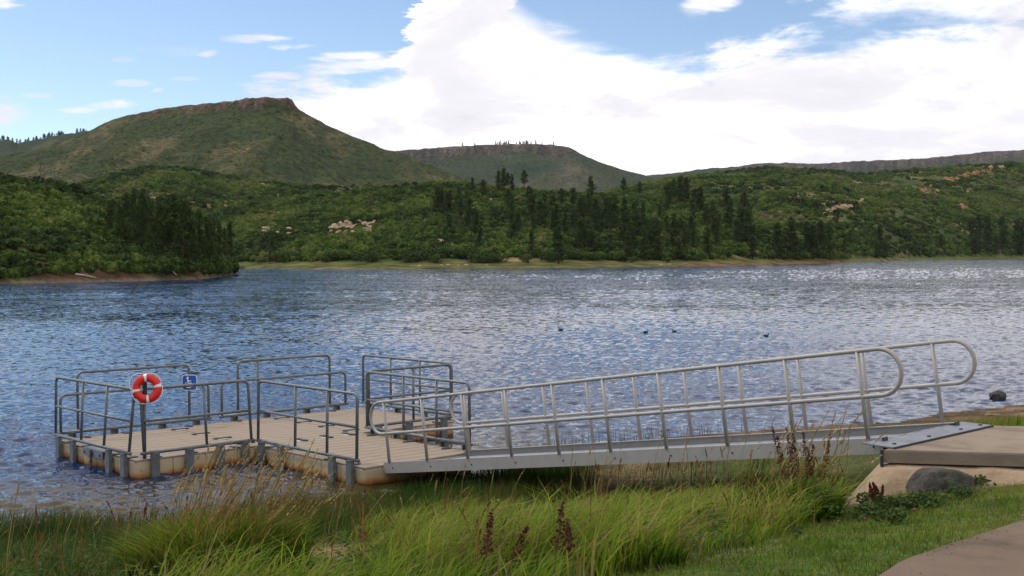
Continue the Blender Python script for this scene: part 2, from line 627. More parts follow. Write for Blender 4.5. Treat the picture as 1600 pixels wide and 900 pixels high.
Layer('hill_left', [(-900, 430), (0, 430), (700, 650), (900, 700), (2400, 800)],
      [(-900, 300), (0, 300), (100, 300), (140, 287), (180, 272), (230, 263), (300, 266), (380, 282), (470, 292), (560, 294), (640, 296), (720, 303), (850, 315), (1000, 330), (2400, 360)],
      [(-900, 900), (400, 950), (800, 1000), (2400, 1000)], rough=3.0, power=1.0, gully=0.10, seed=61, beyond=0.8, gs=0.009)
Layer('mesa', [(-900, 850), (400, 950), (900, 1050), (2400, 1100)],
      [(-900, 262), (-300, 258), (0, 246), (60, 232), (100, 221), (130, 211), (155, 199), (180, 187), (200, 182), (240, 173), (300, 165), (350, 160), (378, 157), (385, 154.5), (400, 153), (452, 152.5), (459, 155), (463, 163), (470, 172), (490, 184), (520, 199), (560, 217), (600, 232), (630, 240), (680, 260), (720, 277), (760, 297), (900, 335), (2400, 400)],
      [(-900, 1500), (300, 1520), (420, 1450), (470, 1480), (700, 1500), (2400, 1500)], cliff=[(-900, 0), (150, 0), (190, 3), (300, 4), (366, 6), (384, 11), (455, 12), (464, 6), (472, 0), (2400, 0)],
      rough=4.0, power=1.05, gully=0.16, seed=81, cliff_h=1, beyond=0.25, gs=0.006)
Layer('mesa_far', [(-900, 1700), (2400, 1700)],
      [(-900, 300), (500, 262), (560, 246), (625, 235.5), (700, 230), (760, 226.5), (830, 225), (870, 227), (893, 231), (905, 239), (920, 246), (945, 256), (970, 265), (1000, 272), (1060, 290), (1300, 330), (2400, 380)],
      [(-900, 2600), (2400, 2600)], cliff=[(-900, 0), (600, 0), (630, 17), (880, 17), (896, 8), (906, 0), (2400, 0)], rough=4, power=1.0, gully=0.10, seed=101, cliff_h=1, beyond=0.2, gs=0.004)
Layer('ridge_far', [(-900, 2300), (2400, 2300)],
      [(-900, 330), (940, 300), (975, 282), (1000, 275), (1050, 271), (1100, 264), (1150, 260), (1180, 256), (1230, 254), (1280, 256), (1330, 252.5), (1400, 249.5), (1450, 247), (1500, 242), (1545, 237), (1600, 234.5), (1800, 228), (2400, 220)],
      [(-900, 3500), (2400, 3500)], cliff=[(-900, 0), (1150, 0), (1200, 22), (2400, 30)], rough=5, power=0.9, gully=0.12, seed=121, cliff_h=1, beyond=0.2, gs=0.0035)
Layer('ridge_left', [(-900, 1700), (2400, 1700)],
      [(-900, 215), (-200, 216), (0, 221), (14, 217), (30, 224), (70, 216), (100, 210), (130, 206), (180, 201), (300, 230), (600, 300), (2400, 390)],
      [(-900, 2600), (2400, 2600)], rough=5, power=0.9, gully=0.12, seed=141, beyond=0.3, gs=0.004)


def lerp_cols(stops, t):
    p = [s[0] for s in stops]
    return np.stack([np.interp(t, p, [s[1][k] for s in stops]) for k in range(3)], -1)


def mixc(a, b, t):
    t = np.asarray(t)[..., None]
    return a * (1 - t) + b * t


def land(name, key, xa, xb, nx, ya, yb, ny, colour, kind='structure', label=None):
    L = LAYERS[key]
    xp = np.linspace(xa, xb, nx)
    Y = np.exp(np.linspace(math.log(ya), math.log(yb), ny))
    XP, YY = np.meshgrid(xp, Y)
    if ny > 2:
        # rows follow the shoreline so that it is finely cut
        pass
    XX = YY * (XP - 800) / F_PX
    Z = L.z(XX, YY)
    V = np.stack([XX, YY, Z], -1).reshape(-1, 3)
    idx = np.arange(nx * ny).reshape(ny, nx)
    Fq = np.stack([idx[:-1, :-1], idx[:-1, 1:], idx[1:, 1:], idx[1:, :-1]], -1).reshape(-1, 4)
    gz = np.gradient(Z, axis=0) / np.maximum(np.gradient(YY, axis=0), 1e-3)
    C = colour(XX, YY, Z, XP, np.abs(gz), L).reshape(-1, 3)
    me = np_mesh(name, V, Fq, M_TERRAIN, smooth=True, cols={'col': C})
    o = link(name, me)
    tag(o, kind=kind, label=label)
    return o


def A3(r, g, b):
    return np.array([r, g, b], float)


def col_near(X, Y, Z, XP, G, L):
    n = fbm(X / 22, Y / 22, 5, 201)
    c = lerp_cols([(-0.5, A3(.035, .055, .016)), (0, A3(.05, .075, .02)), (0.2, A3(.12, .10, .045)), (0.45, A3(.24, .155, .08))], n * 1.6)
    meadow = sstep(2.4, 1.5, Z) * sstep(0.3, 0.6, Z + 0.5 * fbm(X / 9, Y / 5, 3, 203))
    mc = mixc(np.broadcast_to(A3(.080, .095, .026), c.shape), A3(.13, .11, .045), sstep(-.1, .2, fbm(X / 25, Y / 8, 3, 205)))
    c = mixc(c, mc, meadow)
    bank = sstep(0.75, 0.35, Z + 0.3 * fbm(X / 12, Y / 4, 3, 207))
    red = sstep(1040, 1100, XP) * sstep(1340, 1310, XP)
    bc = mixc(np.broadcast_to(A3(.15, .12, .06), c.shape), A3(.20, .085, .045), red)
    return mixc(c, bc, bank * (0.5 + 0.5 * red))


def col_pen(X, Y, Z, XP, G, L):
    n = fbm(X / 9, Y / 9, 5, 211)
    c = lerp_cols([(-0.5, A3(.035, .05, .015)), (0.1, A3(.06, .07, .022)), (0.5, A3(.15, .10, .05))], n * 1.6)
    bank = sstep(2.3, 1.2, Z + 1.2 * fbm(X / 7, Y / 3, 3, 213))
    c = mixc(c, np.broadcast_to(A3(.075, .042, .024), c.shape), bank * sstep(-.3, .1, fbm(X / 6, Y / 6, 3, 215)))  # red-brown bank soil, its colour darkened to stand for the shadow on it
    stones = sstep(0.55, 0.2, Z)
    return mixc(c, np.broadcast_to(A3(.12, .095, .07), c.shape), stones)


def col_mesa(X, Y, Z, XP, G, L):
    n = fbm(X / 55, Y / 90, 5, 221)
    n2 = fbm(X / 16, Y / 22, 4, 223)
    c = lerp_cols([(-0.5, A3(.032, .044, .016)), (-0.1, A3(.038, .050, .018)), (0.2, A3(.058, .062, .024)), (0.5, A3(.092, .080, .038))], n * 2.3 + n2 * 0.35)
    dark = sstep(0.02, 0.14, n2 + 0.25 * fbm(X / 120, Y / 120, 3, 225))
    c = mixc(c, np.broadcast_to(A3(.024, .036, .014), c.shape), dark * 0.75)
    q = (Y - L.shore(XP)) / (L.ridge_d(XP) - L.shore(XP))
    rock = sstep(0.945, 0.965, q + 0.05 * n2 - 0.012) * np.clip(L.cliff(XP) / 7, 0, 1)
    str_ = vnoise(X / 3.0, Z / 14, 227)
    rc = lerp_cols([(0, A3(.035, .023, .02)), (0.5, A3(.085, .052, .042)), (1, A3(.15, .10, .08))], str_)
    c = mixc(c, rc, rock)
    scar = sstep(0.19, 0.24, fbm(X / 30, Y / 30, 3, 229)) * sstep(370, 390, XP) * sstep(450, 425, XP) * sstep(.5, .52, q) * sstep(.7, .66, q)
    return mixc(c, np.broadcast_to(A3(.42, .15, .06), c.shape), scar)


def col_hill(X, Y, Z, XP, G, L):
    n = fbm(X / 40, Y / 50, 5, 231)
    n2 = fbm(X / 14, Y / 18, 4, 233)
    c = lerp_cols([(-0.5, A3(.03, .05, .014)), (0.0, A3(.060, .074, .024)), (0.25, A3(.125, .108, .042)), (0.45, A3(.24, .16, .075))], n * 1.5 + n2 * 0.5)
    meadow = sstep(3.2, 2.0, Z)
    c = mixc(c, np.broadcast_to(A3(.085, .10, .028), c.shape), meadow)
    # a worn track up the right hand hill
    return c


def col_far(X, Y, Z, XP, G, L):
    n = fbm(X / 130, Y / 170, 5, 241)
    n2 = fbm(X / 40, Y / 60, 4, 243)
    c = lerp_cols([(-0.5, A3(.032, .044, .028)), (0.0, A3(.036, .048, .026)), (0.3, A3(.052, .058, .034)), (0.5, A3(.10, .085, .058))], n * 1.6 + n2 * 0.4)
    c = mixc(c, np.broadcast_to(A3(.025, .04, .028), c.shape), sstep(0.05, 0.15, fbm(X / 90, Y / 200, 4, 245)) * 0.8)
    q = (Y - L.shore(XP)) / (L.ridge_d(XP) - L.shore(XP))
    rock = sstep(0.95, 0.965, q + 0.03 * n2) * np.clip(L.cliff(XP) / 10, 0, 1)
    rc = lerp_cols([(0, A3(.04, .036, .033)), (0.5, A3(.075, .06, .052)), (1, A3(.125, .10, .085))], vnoise(X / 7.0, Z / 30, 247))
    return mixc(c, rc, rock * 0.85)


def col_wood(X, Y, Z, XP, G, L):
    n = fbm(X / 60, Y / 90, 5, 251)
    return lerp_cols([(-0.5, A3(.02, .032, .02)), (0.1, A3(.03, .045, .024)), (0.5, A3(.07, .07, .04))], n * 1.7)


land('ridge', 'ridge_far', 700, 2200, 460, 2350, 4600, 70, col_far)
land('ridge', 'ridge_left', -700, 420, 240, 1750, 3400, 60, col_wood)
land('mesa_hill', 'mesa_far', 480, 1350, 330, 1750, 3000, 80, col_far)
land('mesa_hill', 'mesa', -500, 1000, 600, 860, 1800, 230, col_mesa)
land('hill', 'hill_left', -500, 1100, 360, 440, 1100, 100, col_hill)
land('hill', 'hill_right', 800, 2100, 400, 480, 1750, 170, col_hill)
land('hill', 'hill_near', 220, 1420, 480, 325, 760, 160, col_near)
land('headland', 'peninsula', -500, 400, 340, 125, 290, 150, col_pen)

# ------------------------------------------------------------------ near bank
SHORE = np.array([(-70, 12.0), (-30, 13.0), (-12, 14.0), (-8, 14.6), (-6.4, 15.1), (-4.4, 15.3), (-2.5, 16.0), (-0.9, 17.1), (0.1, 19.3), (1.1, 21.2), (3.3, 22.4), (5.6, 23.4), (7.6, 24.0), (9.0, 25.4), (11.3, 26.8), (16, 29.0), (30, 34.0), (80, 46)])


def inland(X, Y):
    """signed distance from the waterline, positive on land"""
    X, Y = np.asarray(X, float), np.asarray(Y, float)
    best = np.full(X.shape, 1e9)
    for (x0, y0), (x1, y1) in zip(SHORE[:-1], SHORE[1:]):
        dx, dy = x1 - x0, y1 - y0
        t = np.clip(((X - x0) * dx + (Y - y0) * dy) / (dx * dx + dy * dy), 0, 1)
        best = np.minimum(best, np.hypot(X - x0 - t * dx, Y - y0 - t * dy))
    return np.where(Y < np.interp(X, SHORE[:, 0], SHORE[:, 1]), best, -best)


PROF = tab([(-30, -2.4), (-8, -1.1), (-2, -0.35), (0, 0), (1, .1), (2, .2), (4, .46), (6, .80), (7, 1.02), (8, 1.18), (9, 1.37), (10, 1.56), (10.6, 1.61), (14, 1.74), (30, 2.1), (120, 4)])


def ground_z(X, Y):
    s = inland(X, Y)
    z = PROF(s) + 0.05 * fbm(np.asarray(X) * 0.9, np.asarray(Y) * 0.9, 4, 301) * np.clip(s, 0, 1)
    z = z - 0.28 * np.exp(-((np.asarray(X) - 3.0) / 0.45) ** 2 - ((np.asarray(Y) - 12.3) / 0.55) ** 2)
    return z + 0.10 * fbm(np.asarray(X) * 0.25, np.asarray(Y) * 0.25, 3, 305) * np.clip(s / 3, 0, 1)


def gz(x, y):
    return float(ground_z(np.array([x]), np.array([y]))[0])


PATH_EDGE = [(-1.2, 1.0), (0.4, 4.0), (1.3, 5.5), (2.0, 6.43), (2.56, 7.06), (3.31, 7.86), (4.3, 8.75), (6.0, 9.9), (8.5, 10.9)]
_pe = tab([(y, x) for x, y in PATH_EDGE])


def path_side(X, Y):
    return np.asarray(X) - _pe(Y)          # > 0 on the paved side


def lawn_mask(X, Y):
    """mown strip between the long grass and the path"""
    return sstep(-0.12, 0.12, np.asarray(X) - (0.35 + (np.asarray(Y) - 6.4) * 0.66) + 0.35 * fbm(np.asarray(X) * 1.3, np.asarray(Y) * 1.3, 3, 311))


def low_spot(X, Y):
    """shorter growth in front of the bare patch"""
    X, Y = np.asarray(X), np.asarray(Y)
    return 1 - 0.80 * np.exp(-((X + 0.155 * Y) / 0.34) ** 2) * sstep(7.4, 8.4, Y) * sstep(12.6, 11.8, Y)


def bare_mask(X, Y):
    X, Y = np.asarray(X), np.asarray(Y)
    a = np.exp(-(((X + 0.155 * Y) / 0.40) ** 2 + ((Y - 11.2) / 1.1) ** 2) ** 1.5)
    b = np.exp(-(((X + 2.55) / 0.35) ** 2 + ((Y - 7.3) / 0.35) ** 2) ** 1.5)
    return np.clip(a + 0.8 * b, 0, 1)


def make_ground():
    gx = np.concatenate([np.linspace(-70, -12, 30)[:-1], np.linspace(-12, 15, 300), np.linspace(15, 80, 34)[1:]])
    gy = np.concatenate([np.linspace(-40, 4.5, 24)[:-1], np.linspace(4.5, 30, 260), np.linspace(30, 52, 20)[1:]])
    X, Y = np.meshgrid(gx, gy)
    s = inland(X, Y)
    Z = ground_z(X, Y)
    n = fbm(X * 1.6, Y * 1.6, 4, 321)
    c = lerp_cols([(-0.5, A3(.035, .045, .014)), (0.1, A3(.06, .07, .02)), (0.5, A3(.11, .09, .04))], n * 1.4)
    lawn = lawn_mask(X, Y) * sstep(0, -0.1, path_side(X, Y))
    c = mixc(c, lerp_cols([(-0.5, A3(.06, .095, .02)), (0.15, A3(.09, .12, .028)), (0.45, A3(.16, .13, .06))], n * 1.5), lawn)
    c = mixc(c, np.broadcast_to(A3(.21, .14, .07), c.shape), np.clip(bare_mask(X, Y) * (1 + n), 0, 1))
    mud = sstep(3.4, 2.2, s + 0.9 * n) * sstep(0.5, 2.5, X)
    c = mixc(c, lerp_cols([(-0.4, A3(.06, .04, .02)), (0.1, A3(.13, .08, .04)), (0.5, A3(.2, .13, .08))], n * 1.6), mud)
    c = mixc(c, np.broadcast_to(A3(.05, .036, .018), c.shape), sstep(0.25, -0.3, s))
    V = np.stack([X, Y, Z], -1).reshape(-1, 3)
    ny, nx = X.shape
    idx = np.arange(nx * ny).reshape(ny, nx)
    Fq = np.stack([idx[:-1, :-1], idx[:-1, 1:], idx[1:, 1:], idx[1:, :-1]], -1).reshape(-1, 4)
    tag(link('ground', np_mesh('ground', V, Fq, M_GROUND, smooth=True, cols={'col': c.reshape(-1, 3)})), kind='structure')
    # the paved path, a slab laid on the bank
    rows, t = [], np.linspace(0, 1, 90)
    ys = np.linspace(1.0, 10.9, 90)
    xs = _pe(ys) + 0.03 * fbm(ys * 3, ys * 0, 3, 331)
    V, Fs = [], []
    W = np.array([0, 0.03, 0.25, 0.6, 1.0, 1.5, 2.0, 2.2])
    for i in range(90):
        tx, ty = np.gradient(xs)[i], np.gradient(ys)[i]
        ln = math.hypot(tx, ty)
        nx_, ny_ = ty / ln, -tx / ln
        for j, w in enumerate(W):
            px, py = xs[i] + nx_ * w, ys[i] + ny_ * w
            V.append((px, py, gz(px, py) + (0.045 if j else -0.03)))
    K = len(W)
    for i in range(89):
        for j in range(K - 1):
            Fs.append((i * K + j, i * K + j + 1, (i + 1) * K + j + 1, (i + 1) * K + j))
    mb = MB().add(V, Fs)
    m = material('brown_paving', (0.21, 0.155, 0.113), 0.95, 0, 0.34, 2.2, 0.9, 160, 0.12, detail=14)
    tag(build(mb, 'path', m, smooth=True), kind='structure')


make_ground()

# ------------------------------------------------------------------ water
def water_material():
    m = bpy.data.materials.new('lake_water')
    m.use_nodes = True
    N = Nodes(m.node_tree)
    p = N.n('ShaderNodeBsdfPrincipled')
    out = N.n('ShaderNodeOutputMaterial')
    N.l(p.outputs[0], out.inputs[0])
    at = N.n('ShaderNodeAttribute', attribute_name='col')
    N.l(at.outputs['Color'], p.inputs['Base Color'])
    p.inputs['Roughness'].default_value = 0.06
    p.inputs['IOR'].default_value = 1.333
    # ripples too small for the mesh: the facet normal is jittered by noise that is fixed in the water, not filtered with distance
    geo = N.n('ShaderNodeNewGeometry')
    mp = N.n('ShaderNodeMapping')
    mp.inputs['Scale'].default_value = (0.6, 1.0, 1.0)
    N.l(geo.outputs['Position'], mp.inputs[0])

    def ripple(scale, amp, detail):
        nd = N.n('ShaderNodeTexNoise')
        N.l(mp.outputs[0], nd.inputs['Vector'])
        nd.inputs['Scale'].default_value = scale
        nd.inputs['Detail'].default_value = detail
        nd.inputs['Roughness'].default_value = 0.55
        nd.inputs['Distortion'].default_value = 0.35
        v = N.n('ShaderNodeVectorMath', operation='SUBTRACT')
        N.l(nd.outputs['Color'], v.inputs[0])
        v.inputs[1].default_value = (0.5, 0.5, 0.5)
        w = N.n('ShaderNodeVectorMath', operation='MULTIPLY')
        N.l(v.outputs[0], w.inputs[0])
        w.inputs[1].default_value = (amp * 0.7, amp, 0)
        return w.outputs[0]

    def vadd(a, b):
        v = N.n('ShaderNodeVectorMath', operation='ADD')
        N.l(a, v.inputs[0])
        N.l(b, v.inputs[1])
        return v.outputs[0]
    at2 = N.n('ShaderNodeAttribute', attribute_name='choppy')
    sc = N.n('ShaderNodeVectorMath', operation='SCALE')
    N.l(vadd(ripple(7.5, 1.0, 3), vadd(ripple(2.2, 0.5, 2), ripple(0.30, 0.30, 3))), sc.inputs[0])
    N.l(at2.outputs['Fac'], sc.inputs['Scale'])
    nv = N.n('ShaderNodeVectorMath', operation='NORMALIZE')
    N.l(vadd(geo.outputs['Normal'], sc.outputs[0]), nv.inputs[0])
    N.l(nv.outputs[0], p.inputs['Normal'])
    return m


def water_grid(t, Y):
    TT, YY = np.meshgrid(t, Y)
    XX = TT * YY
    rng = np.random.default_rng(5)
    Z = np.zeros_like(XX)
    dy = YY * 0.0023 * (1 + 2 * sstep(70, 122, YY))
    gust = 0.80 + 0.9 * fbm(XX / 9, YY / 14, 3, 401) + 0.9 * fbm(XX / 70, YY / 30, 3, 403) + 0.5 * fbm(XX / 160 + YY / 300, YY / 22, 3, 409)
    near = inland(XX, np.minimum(YY, 60.0))
    calm = 0.72 + 0.28 * sstep(0.3, 4.0, -near)
    wx = XX + 0.5 * fbm(XX / 2.2, YY / 2.2, 2, 405)
    wy = YY + 0.5 * fbm(XX / 2.2, YY / 2.2, 2, 407)
    n = 44
    for i in range(n):
        lam = 0.19 * (6.5 ** (i / (n - 1)))
        ang = R(-90 + 12) + rng.normal(0, 0.8)
        k = 2 * math.pi / lam
        amp = 0.034 * lam / (2 * math.pi) * (1.75 if lam < 0.5 else 0.38)
        fade = sstep(1.7, 3.4, lam / dy)
        Z += amp * 1.3 * fade * np.sin(k * (math.cos(ang) * wx + math.sin(ang) * wy) + rng.uniform(0, 6.28))
    chop = np.clip(gust, 0.3, 1.6) * calm
    Z *= chop * 1.08
    # farther out, where single ripples fall between the rows, the rows themselves carry a chop of the same steepness
    far = sstep(30, 120, YY)
    Z += far * np.clip(gust, 0.4, 1.5) * np.minimum(0.13, 0.075 * YY * 0.0073) * 2 * (vnoise(TT * 640, np.log(YY) / 0.0073, 411) - 0.5)
    shallow = sstep(-4.5, -0.8, near) * sstep(60, 40, YY) * sstep(2.0, -1.0, XX)
    deep = np.broadcast_to(A3(.003, .020, .068), XX.shape + (3,))
    c = mixc(deep, A3(.045, .030, .010), shallow)
    V = np.stack([XX, YY, Z], -1).reshape(-1, 3)
    ny, nx = XX.shape
    idx = np.arange(nx * ny).reshape(ny, nx)
    Fq = np.stack([idx[:-1, :-1], idx[:-1, 1:], idx[1:, 1:], idx[1:, :-1]], -1).reshape(-1, 4)
    return V, Fq, c.reshape(-1, 3), ((0.30 + 0.70 * chop) * (0.22 + 0.80 * sstep(22, 110, YY))).ravel()


def make_water():
    side = lambda n: np.concatenate([np.linspace(-1.6, -0.55, 50)[:-1], np.linspace(-0.55, 0.55, n), np.linspace(0.55, 1.6, 50)[1:]])
    parts = [water_grid(side(370), np.exp(np.linspace(math.log(9.0), math.log(121.0), 1020))),
             water_grid(side(680), np.exp(np.linspace(math.log(119.5), math.log(1250.0), 320)))]
    n = len(parts[0][0])
    V = np.concatenate([p[0] for p in parts])
    tag(link('lake_water', np_mesh('lake_water', V, np.concatenate([parts[0][1], parts[1][1] + n]), water_material(), smooth=True,
                                   cols={'col': np.concatenate([p[2] for p in parts])}, attrs={'choppy': np.concatenate([p[3] for p in parts])})), kind='structure')


make_water()

# ------------------------------------------------------------------ floating dock
FB = 0.2716                                  # deck above the water
YAW = 0.7444
SW, SL = 2.091, 2.939                        # one float section
DOCK_A = (-5.6855, 18.2446, 0)


def arc_path(p0, p1, p2, r, n=6):
    """points that round the corner at p1"""
    p0, p1, p2 = Vector(p0), Vector(p1), Vector(p2)
    a, b = (p0 - p1).normalized(), (p2 - p1).normalized()
    c = p1 + (a + b) * r
    return [c + (-(b) * r) * math.cos(t) + (-(a) * r) * math.sin(t) for t in [i * math.pi / 2 / n for i in range(n + 1)]]


def hoop(base0, top0, top1, base1, r=0.1):
    """upright, rounded corner, top rail, rounded corner, upright"""
    return [Vector(base0)] + arc_path(base0, top0, top1, r) + arc_path(top0, top1, base1, r) + [Vector(base1)]


def make_dock():
    dock = thing('floating_dock', 'T-shaped beige plastic floating dock with grey pipe railings, moored at the grassy bank', 'dock', DOCK_A, (0, 0, YAW))
    # tread panels: alike, share two meshes
    pitch = SL / 12
    tread = MB().box((0, 0, 0), (SW - 0.03, pitch - 0.011, 0.03), bev=0.010).mesh('tread_panel', M_TREAD)

    def outline():
        P, r = [], 0.06
        w, l = SW - 0.012, SL - 0.012
        def side(a, b):
            n = max(1, int((Vector(b) - Vector(a)).length / 0.245))
            d = (Vector(b) - Vector(a)) / n
            nrm = Vector((-d.y, d.x)).normalized()       # inwards for a counter-clockwise outline
            for k in range(n):
                p = Vector(a) + d * k
                if k:
                    P.extend([p - d.normalized() * 0.014, p + nrm * 0.016 - d.normalized() * 0.006, p + nrm * 0.016 + d.normalized() * 0.006, p + d.normalized() * 0.014])
        cs = [(r, r, math.pi), (w - r, r, 1.5 * math.pi), (w - r, l - r, 0), (r, l - r, 0.5 * math.pi)]
        for i, (cx, cy, a0) in enumerate(cs):
            for k in range(5):
                a = a0 + k * math.pi / 8
                P.append(Vector((cx + r * math.cos(a), cy + r * math.sin(a))))
            nx = cs[(i + 1) % 4]
            side(P[-1], Vector((nx[0] + r * math.cos(nx[2]), nx[1] + r * math.sin(nx[2]))))
        return [(p.x + 0.006, p.y + 0.006) for p in P]
    poly = outline()
    fl = MB()
    n = len(poly)
    cx, cy = SW / 2, SL / 2

    def shr(k):
        return [(cx + (x - cx) * k, cy + (y - cy) * k) for x, y in poly]
    rings = [(poly, -0.12), (poly, FB - 0.045), ([(x + (0.012 if x < cx else -0.012), y + (0.012 if y < cy else -0.012)) for x, y in poly], FB - 0.018)]
    V = []
    for pl, z in rings:
        V += [(x, y, z) for x, y in pl]
    Fs = [tuple(range(n - 1, -1, -1)), tuple(range(2 * n, 3 * n))]
    for lv in range(2):
        Fs += [(lv * n + k, lv * n + (k + 1) % n, (lv + 1) * n + (k + 1) % n, (lv + 1) * n + k) for k in range(n)]
    fl.add(V, Fs)
    fme = fl.mesh('dock_section', M_FLOAT)
    for (x, y) in ((0, 0), (SW, 0), (2 * SW, 0), (SW, -SL)):
        s = link('dock_section', fme, dock, (x, y, 0))
        for k in range(12):
            link('tread_panel', tread, s, (SW / 2, pitch * (k + 0.5), FB - 0.015))
    # dog-bone couplers across the joints, half couplers round the rim
    bone = MB()
    pts = []
    for t in range(24):
        a = 2 * math.pi * t / 24
        c = math.cos(a)
        pts.append((0.17 * c, (0.05 + 0.028 * abs(c) ** 2) * math.sin(a) * (1 if abs(c) > 0.25 else 0.72) + 0.018 * math.sin(3 * a) * 0.4))
    bone.prism(pts, 0, 0.014)
    bme = bone.mesh('coupler', M_DARK)
    half = MB().prism([(0.0, -0.06), (0.13, -0.05), (0.18, 0), (0.13, 0.05), (0, 0.06)], 0, 0.012).mesh('coupler', M_DARK)
    highlight_me = MB().box((0, 0, 0), (0.18, 0.035, 0.010), bev=0.004).mesh('coupler_highlight', material('pale_highlight', (0.52, 0.46, 0.40), 0.6))  # pale strip painted in as the highlight beside each coupler
    for j in (1, 2):
        for y in (0.34, 1.1, 1.84, 2.6):
            c = link('coupler', bme, dock, (j * SW, y, FB + 0.003))
            link('coupler_highlight', highlight_me, c, (-0.03, -0.085, 0))
    for x in (0.3, 0.85, 1.35, 1.8):
        c = link('coupler', bme, dock, (SW + x, 0, FB + 0.003))
        c.rotation_euler = (0, 0, math.pi / 2)
        link('coupler_highlight', highlight_me, c, (-0.03, 0.085, 0))
    rim = [(0.02, y, 0) for y in (0.3, 0.75, 1.9, 2.5)] + [(x, 0.02, math.pi / 2) for x in (0.4, 1.0, 1.75, 4.6, 5.2, 5.9)] + [(SW + 0.02, -y, 0) for y in (0.3, 0.75, 1.95, 2.6)]
    rim += [(x, SL - 0.02, -math.pi / 2) for x in (0.5, 1.2, 2.4, 3.4, 4.5, 5.5)] + [(2 * SW - 0.02, -y, math.pi) for y in (0.4, 1.4, 2.4)]
    for x, y, a in rim:
        c = link('coupler', half, dock, (x, y, FB + 0.002))
        c.rotation_euler = (0, 0, a)
    # railings
    zb, PR = FB + 0.10, 0.024

    def leg(x, y, nx, ny):
        """channel that grips the float: web outwards, two flanges"""
        mb = MB()
        a = math.atan2(ny, nx)
        rot = Matrix.Rotation(a, 4, 'Z')
        top, bot = zb - 0.02, -0.16
        zc, h = (top + bot) / 2, top - bot
        o = Vector((x, y, 0)) + rot @ Vector((0.045, 0, zc))
        mb.box(o, (0.012, 0.13, h), rot)
        for s in (-1, 1):
            mb.box(o + rot @ Vector((-0.028, s * 0.059, 0)), (0.044, 0.012, h - 0.004), rot)
        mb.box(Vector((x, y, top + 0.004)) + rot @ Vector((0.02, 0, 0)), (0.09, 0.09, 0.012), rot)
        return mb

    def railing(p0, p1, outward, posts, legs, lean0=0.0, lean1=0.0, h=1.06, label=None, mids=(0.5,)):
        p0, p1, o = Vector(p0), Vector(p1), Vector(outward)
        d = p1 - p0
        def P(t, z, tt=None):
            k = (z - zb) / (h - 0.1)
            q = p0 + d * t - o * (lean0 * (1 - t) + lean1 * t) * k
            return Vector((q.x, q.y, z))
        zt = FB + h
        mb = MB().tube(hoop(P(0, zb), P(0, zt), P(1, zt), P(1, zb), 0.09), PR, 8)
        r = build(mb, 'railing', M_GALV, dock, smooth=True)
        if label:
            r['label'] = label
        for m in mids:
            zm = zb + (zt - zb) * m
            build(MB().tube([P(0.0, zm), P(0.5, zm), P(1.0, zm)], PR * 0.9, 8), 'mid_rail', M_GALV, r, True)
        e = d.normalized() * 0.05
        e = Vector((e.x, e.y, 0))
        build(MB().tube([P(0, zb) - e, P(1, zb) + e], PR * 1.15, 8), 'bottom_rail', M_GALV, r, True)
        for t in posts:
            build(MB().tube([P(t, zb), P(t, zt)], PR * 0.95, 8), 'upright', M_GALV, r, True)
        for t in legs:
            q = p0 + d * t
            build(leg(q.x, q.y, o.x, o.y), 'bracket_leg', M_GALV, r)
        return r
    e = 0.03
    W3 = 3 * SW
    railing((-e, 2.86), (-e, 0.12), (-1, 0), (0.37, 0.68), (0.06, 0.27, 0.76, 0.95), 0.02, 0.10)
    railing((0.14, -e), (1.98, -e), (0, -1), (0.57,), (0.09, 0.40, 0.69, 0.93), 0.10, 0.10)
    railing((SW - e, -0.10), (SW - e, -2.82), (-1, 0), (0.40, 0.72), (0.05, 0.26, 0.78, 0.95), 0.02, 0.02)
    railing((2 * SW + e, -0.10), (2 * SW + e, -2.82), (1, 0), (0.38, 0.70), (0.06, 0.3, 0.76, 0.96), 0, 0)
    railing((2 * SW + 0.12, -e), (W3 - 0.12, -e), (0, -1), (0.53,), (0.1, 0.47, 0.9), 0, 0)
    railing((W3 + e, SL - 0.02), (W3 + e, 0.12), (1, 0), (0.33, 0.66), (0.08, 0.4, 0.7, 0.95), 0, 0)
    # the two lake-side railings: a long low hoop and a shorter tall one over it
    for (l0, l1, t0, t1, mid, legs) in ((0.10, 2.86, 0.42, 2.50, None, (0.3, 1.05, 1.95, 2.62)), (3.13, 5.90, 3.50, 5.56, 4.88, (3.4, 4.1, 5.0, 5.7))):
        y = SL + e
        r = build(MB().tube(hoop((l0, y, zb), (l0, y, FB + 0.74), (l1, y, FB + 0.74), (l1, y, zb), 0.10), PR, 8), 'railing', M_GALV, dock, True)
        build(MB().tube(hoop((t0, y + 0.05, zb), (t0, y + 0.05, FB + 1.10), (t1, y + 0.05, FB + 1.10), (t1, y + 0.05, zb), 0.10), PR, 8), 'tall_hoop', M_GALV, r, True)
        build(MB().tube([(l0 - 0.05, y, zb), (l1 + 0.05, y, zb)], PR * 1.15, 8), 'bottom_rail', M_GALV, r, True)
        if mid:
            build(MB().tube([(mid - 0.95, y + 0.05, zb), (mid - 0.95, y + 0.05, FB + 1.1)], PR, 8), 'upright', M_GALV, r, True)
        for x in legs:
            build(leg(x, y, 0, 1), 'bracket_leg', M_GALV, r)
    # mooring plate with a hanging chain on the left end
    mp = MB().box((-0.035, 1.40, FB - 0.045), (0.02, 0.72, 0.11)).box((0.03, 1.40, FB + 0.012), (0.13, 0.72, 0.012))
    p = build(mp, 'mooring_plate', M_PLATE, dock)
    ch = MB()
    for k in range(9):
        z = FB - 0.02 - k * 0.05
        t = [(-0.065 + 0.016 * math.cos(a) * (k % 2), 1.40 + 0.016 * math.cos(a) * (1 - k % 2), z + 0.034 * math.sin(a)) for a in [i * math.pi / 4 for i in range(8)]]
        ch.tube(t, 0.012, 5, closed=True)
    build(ch, 'chain', M_SNAG, p, True)
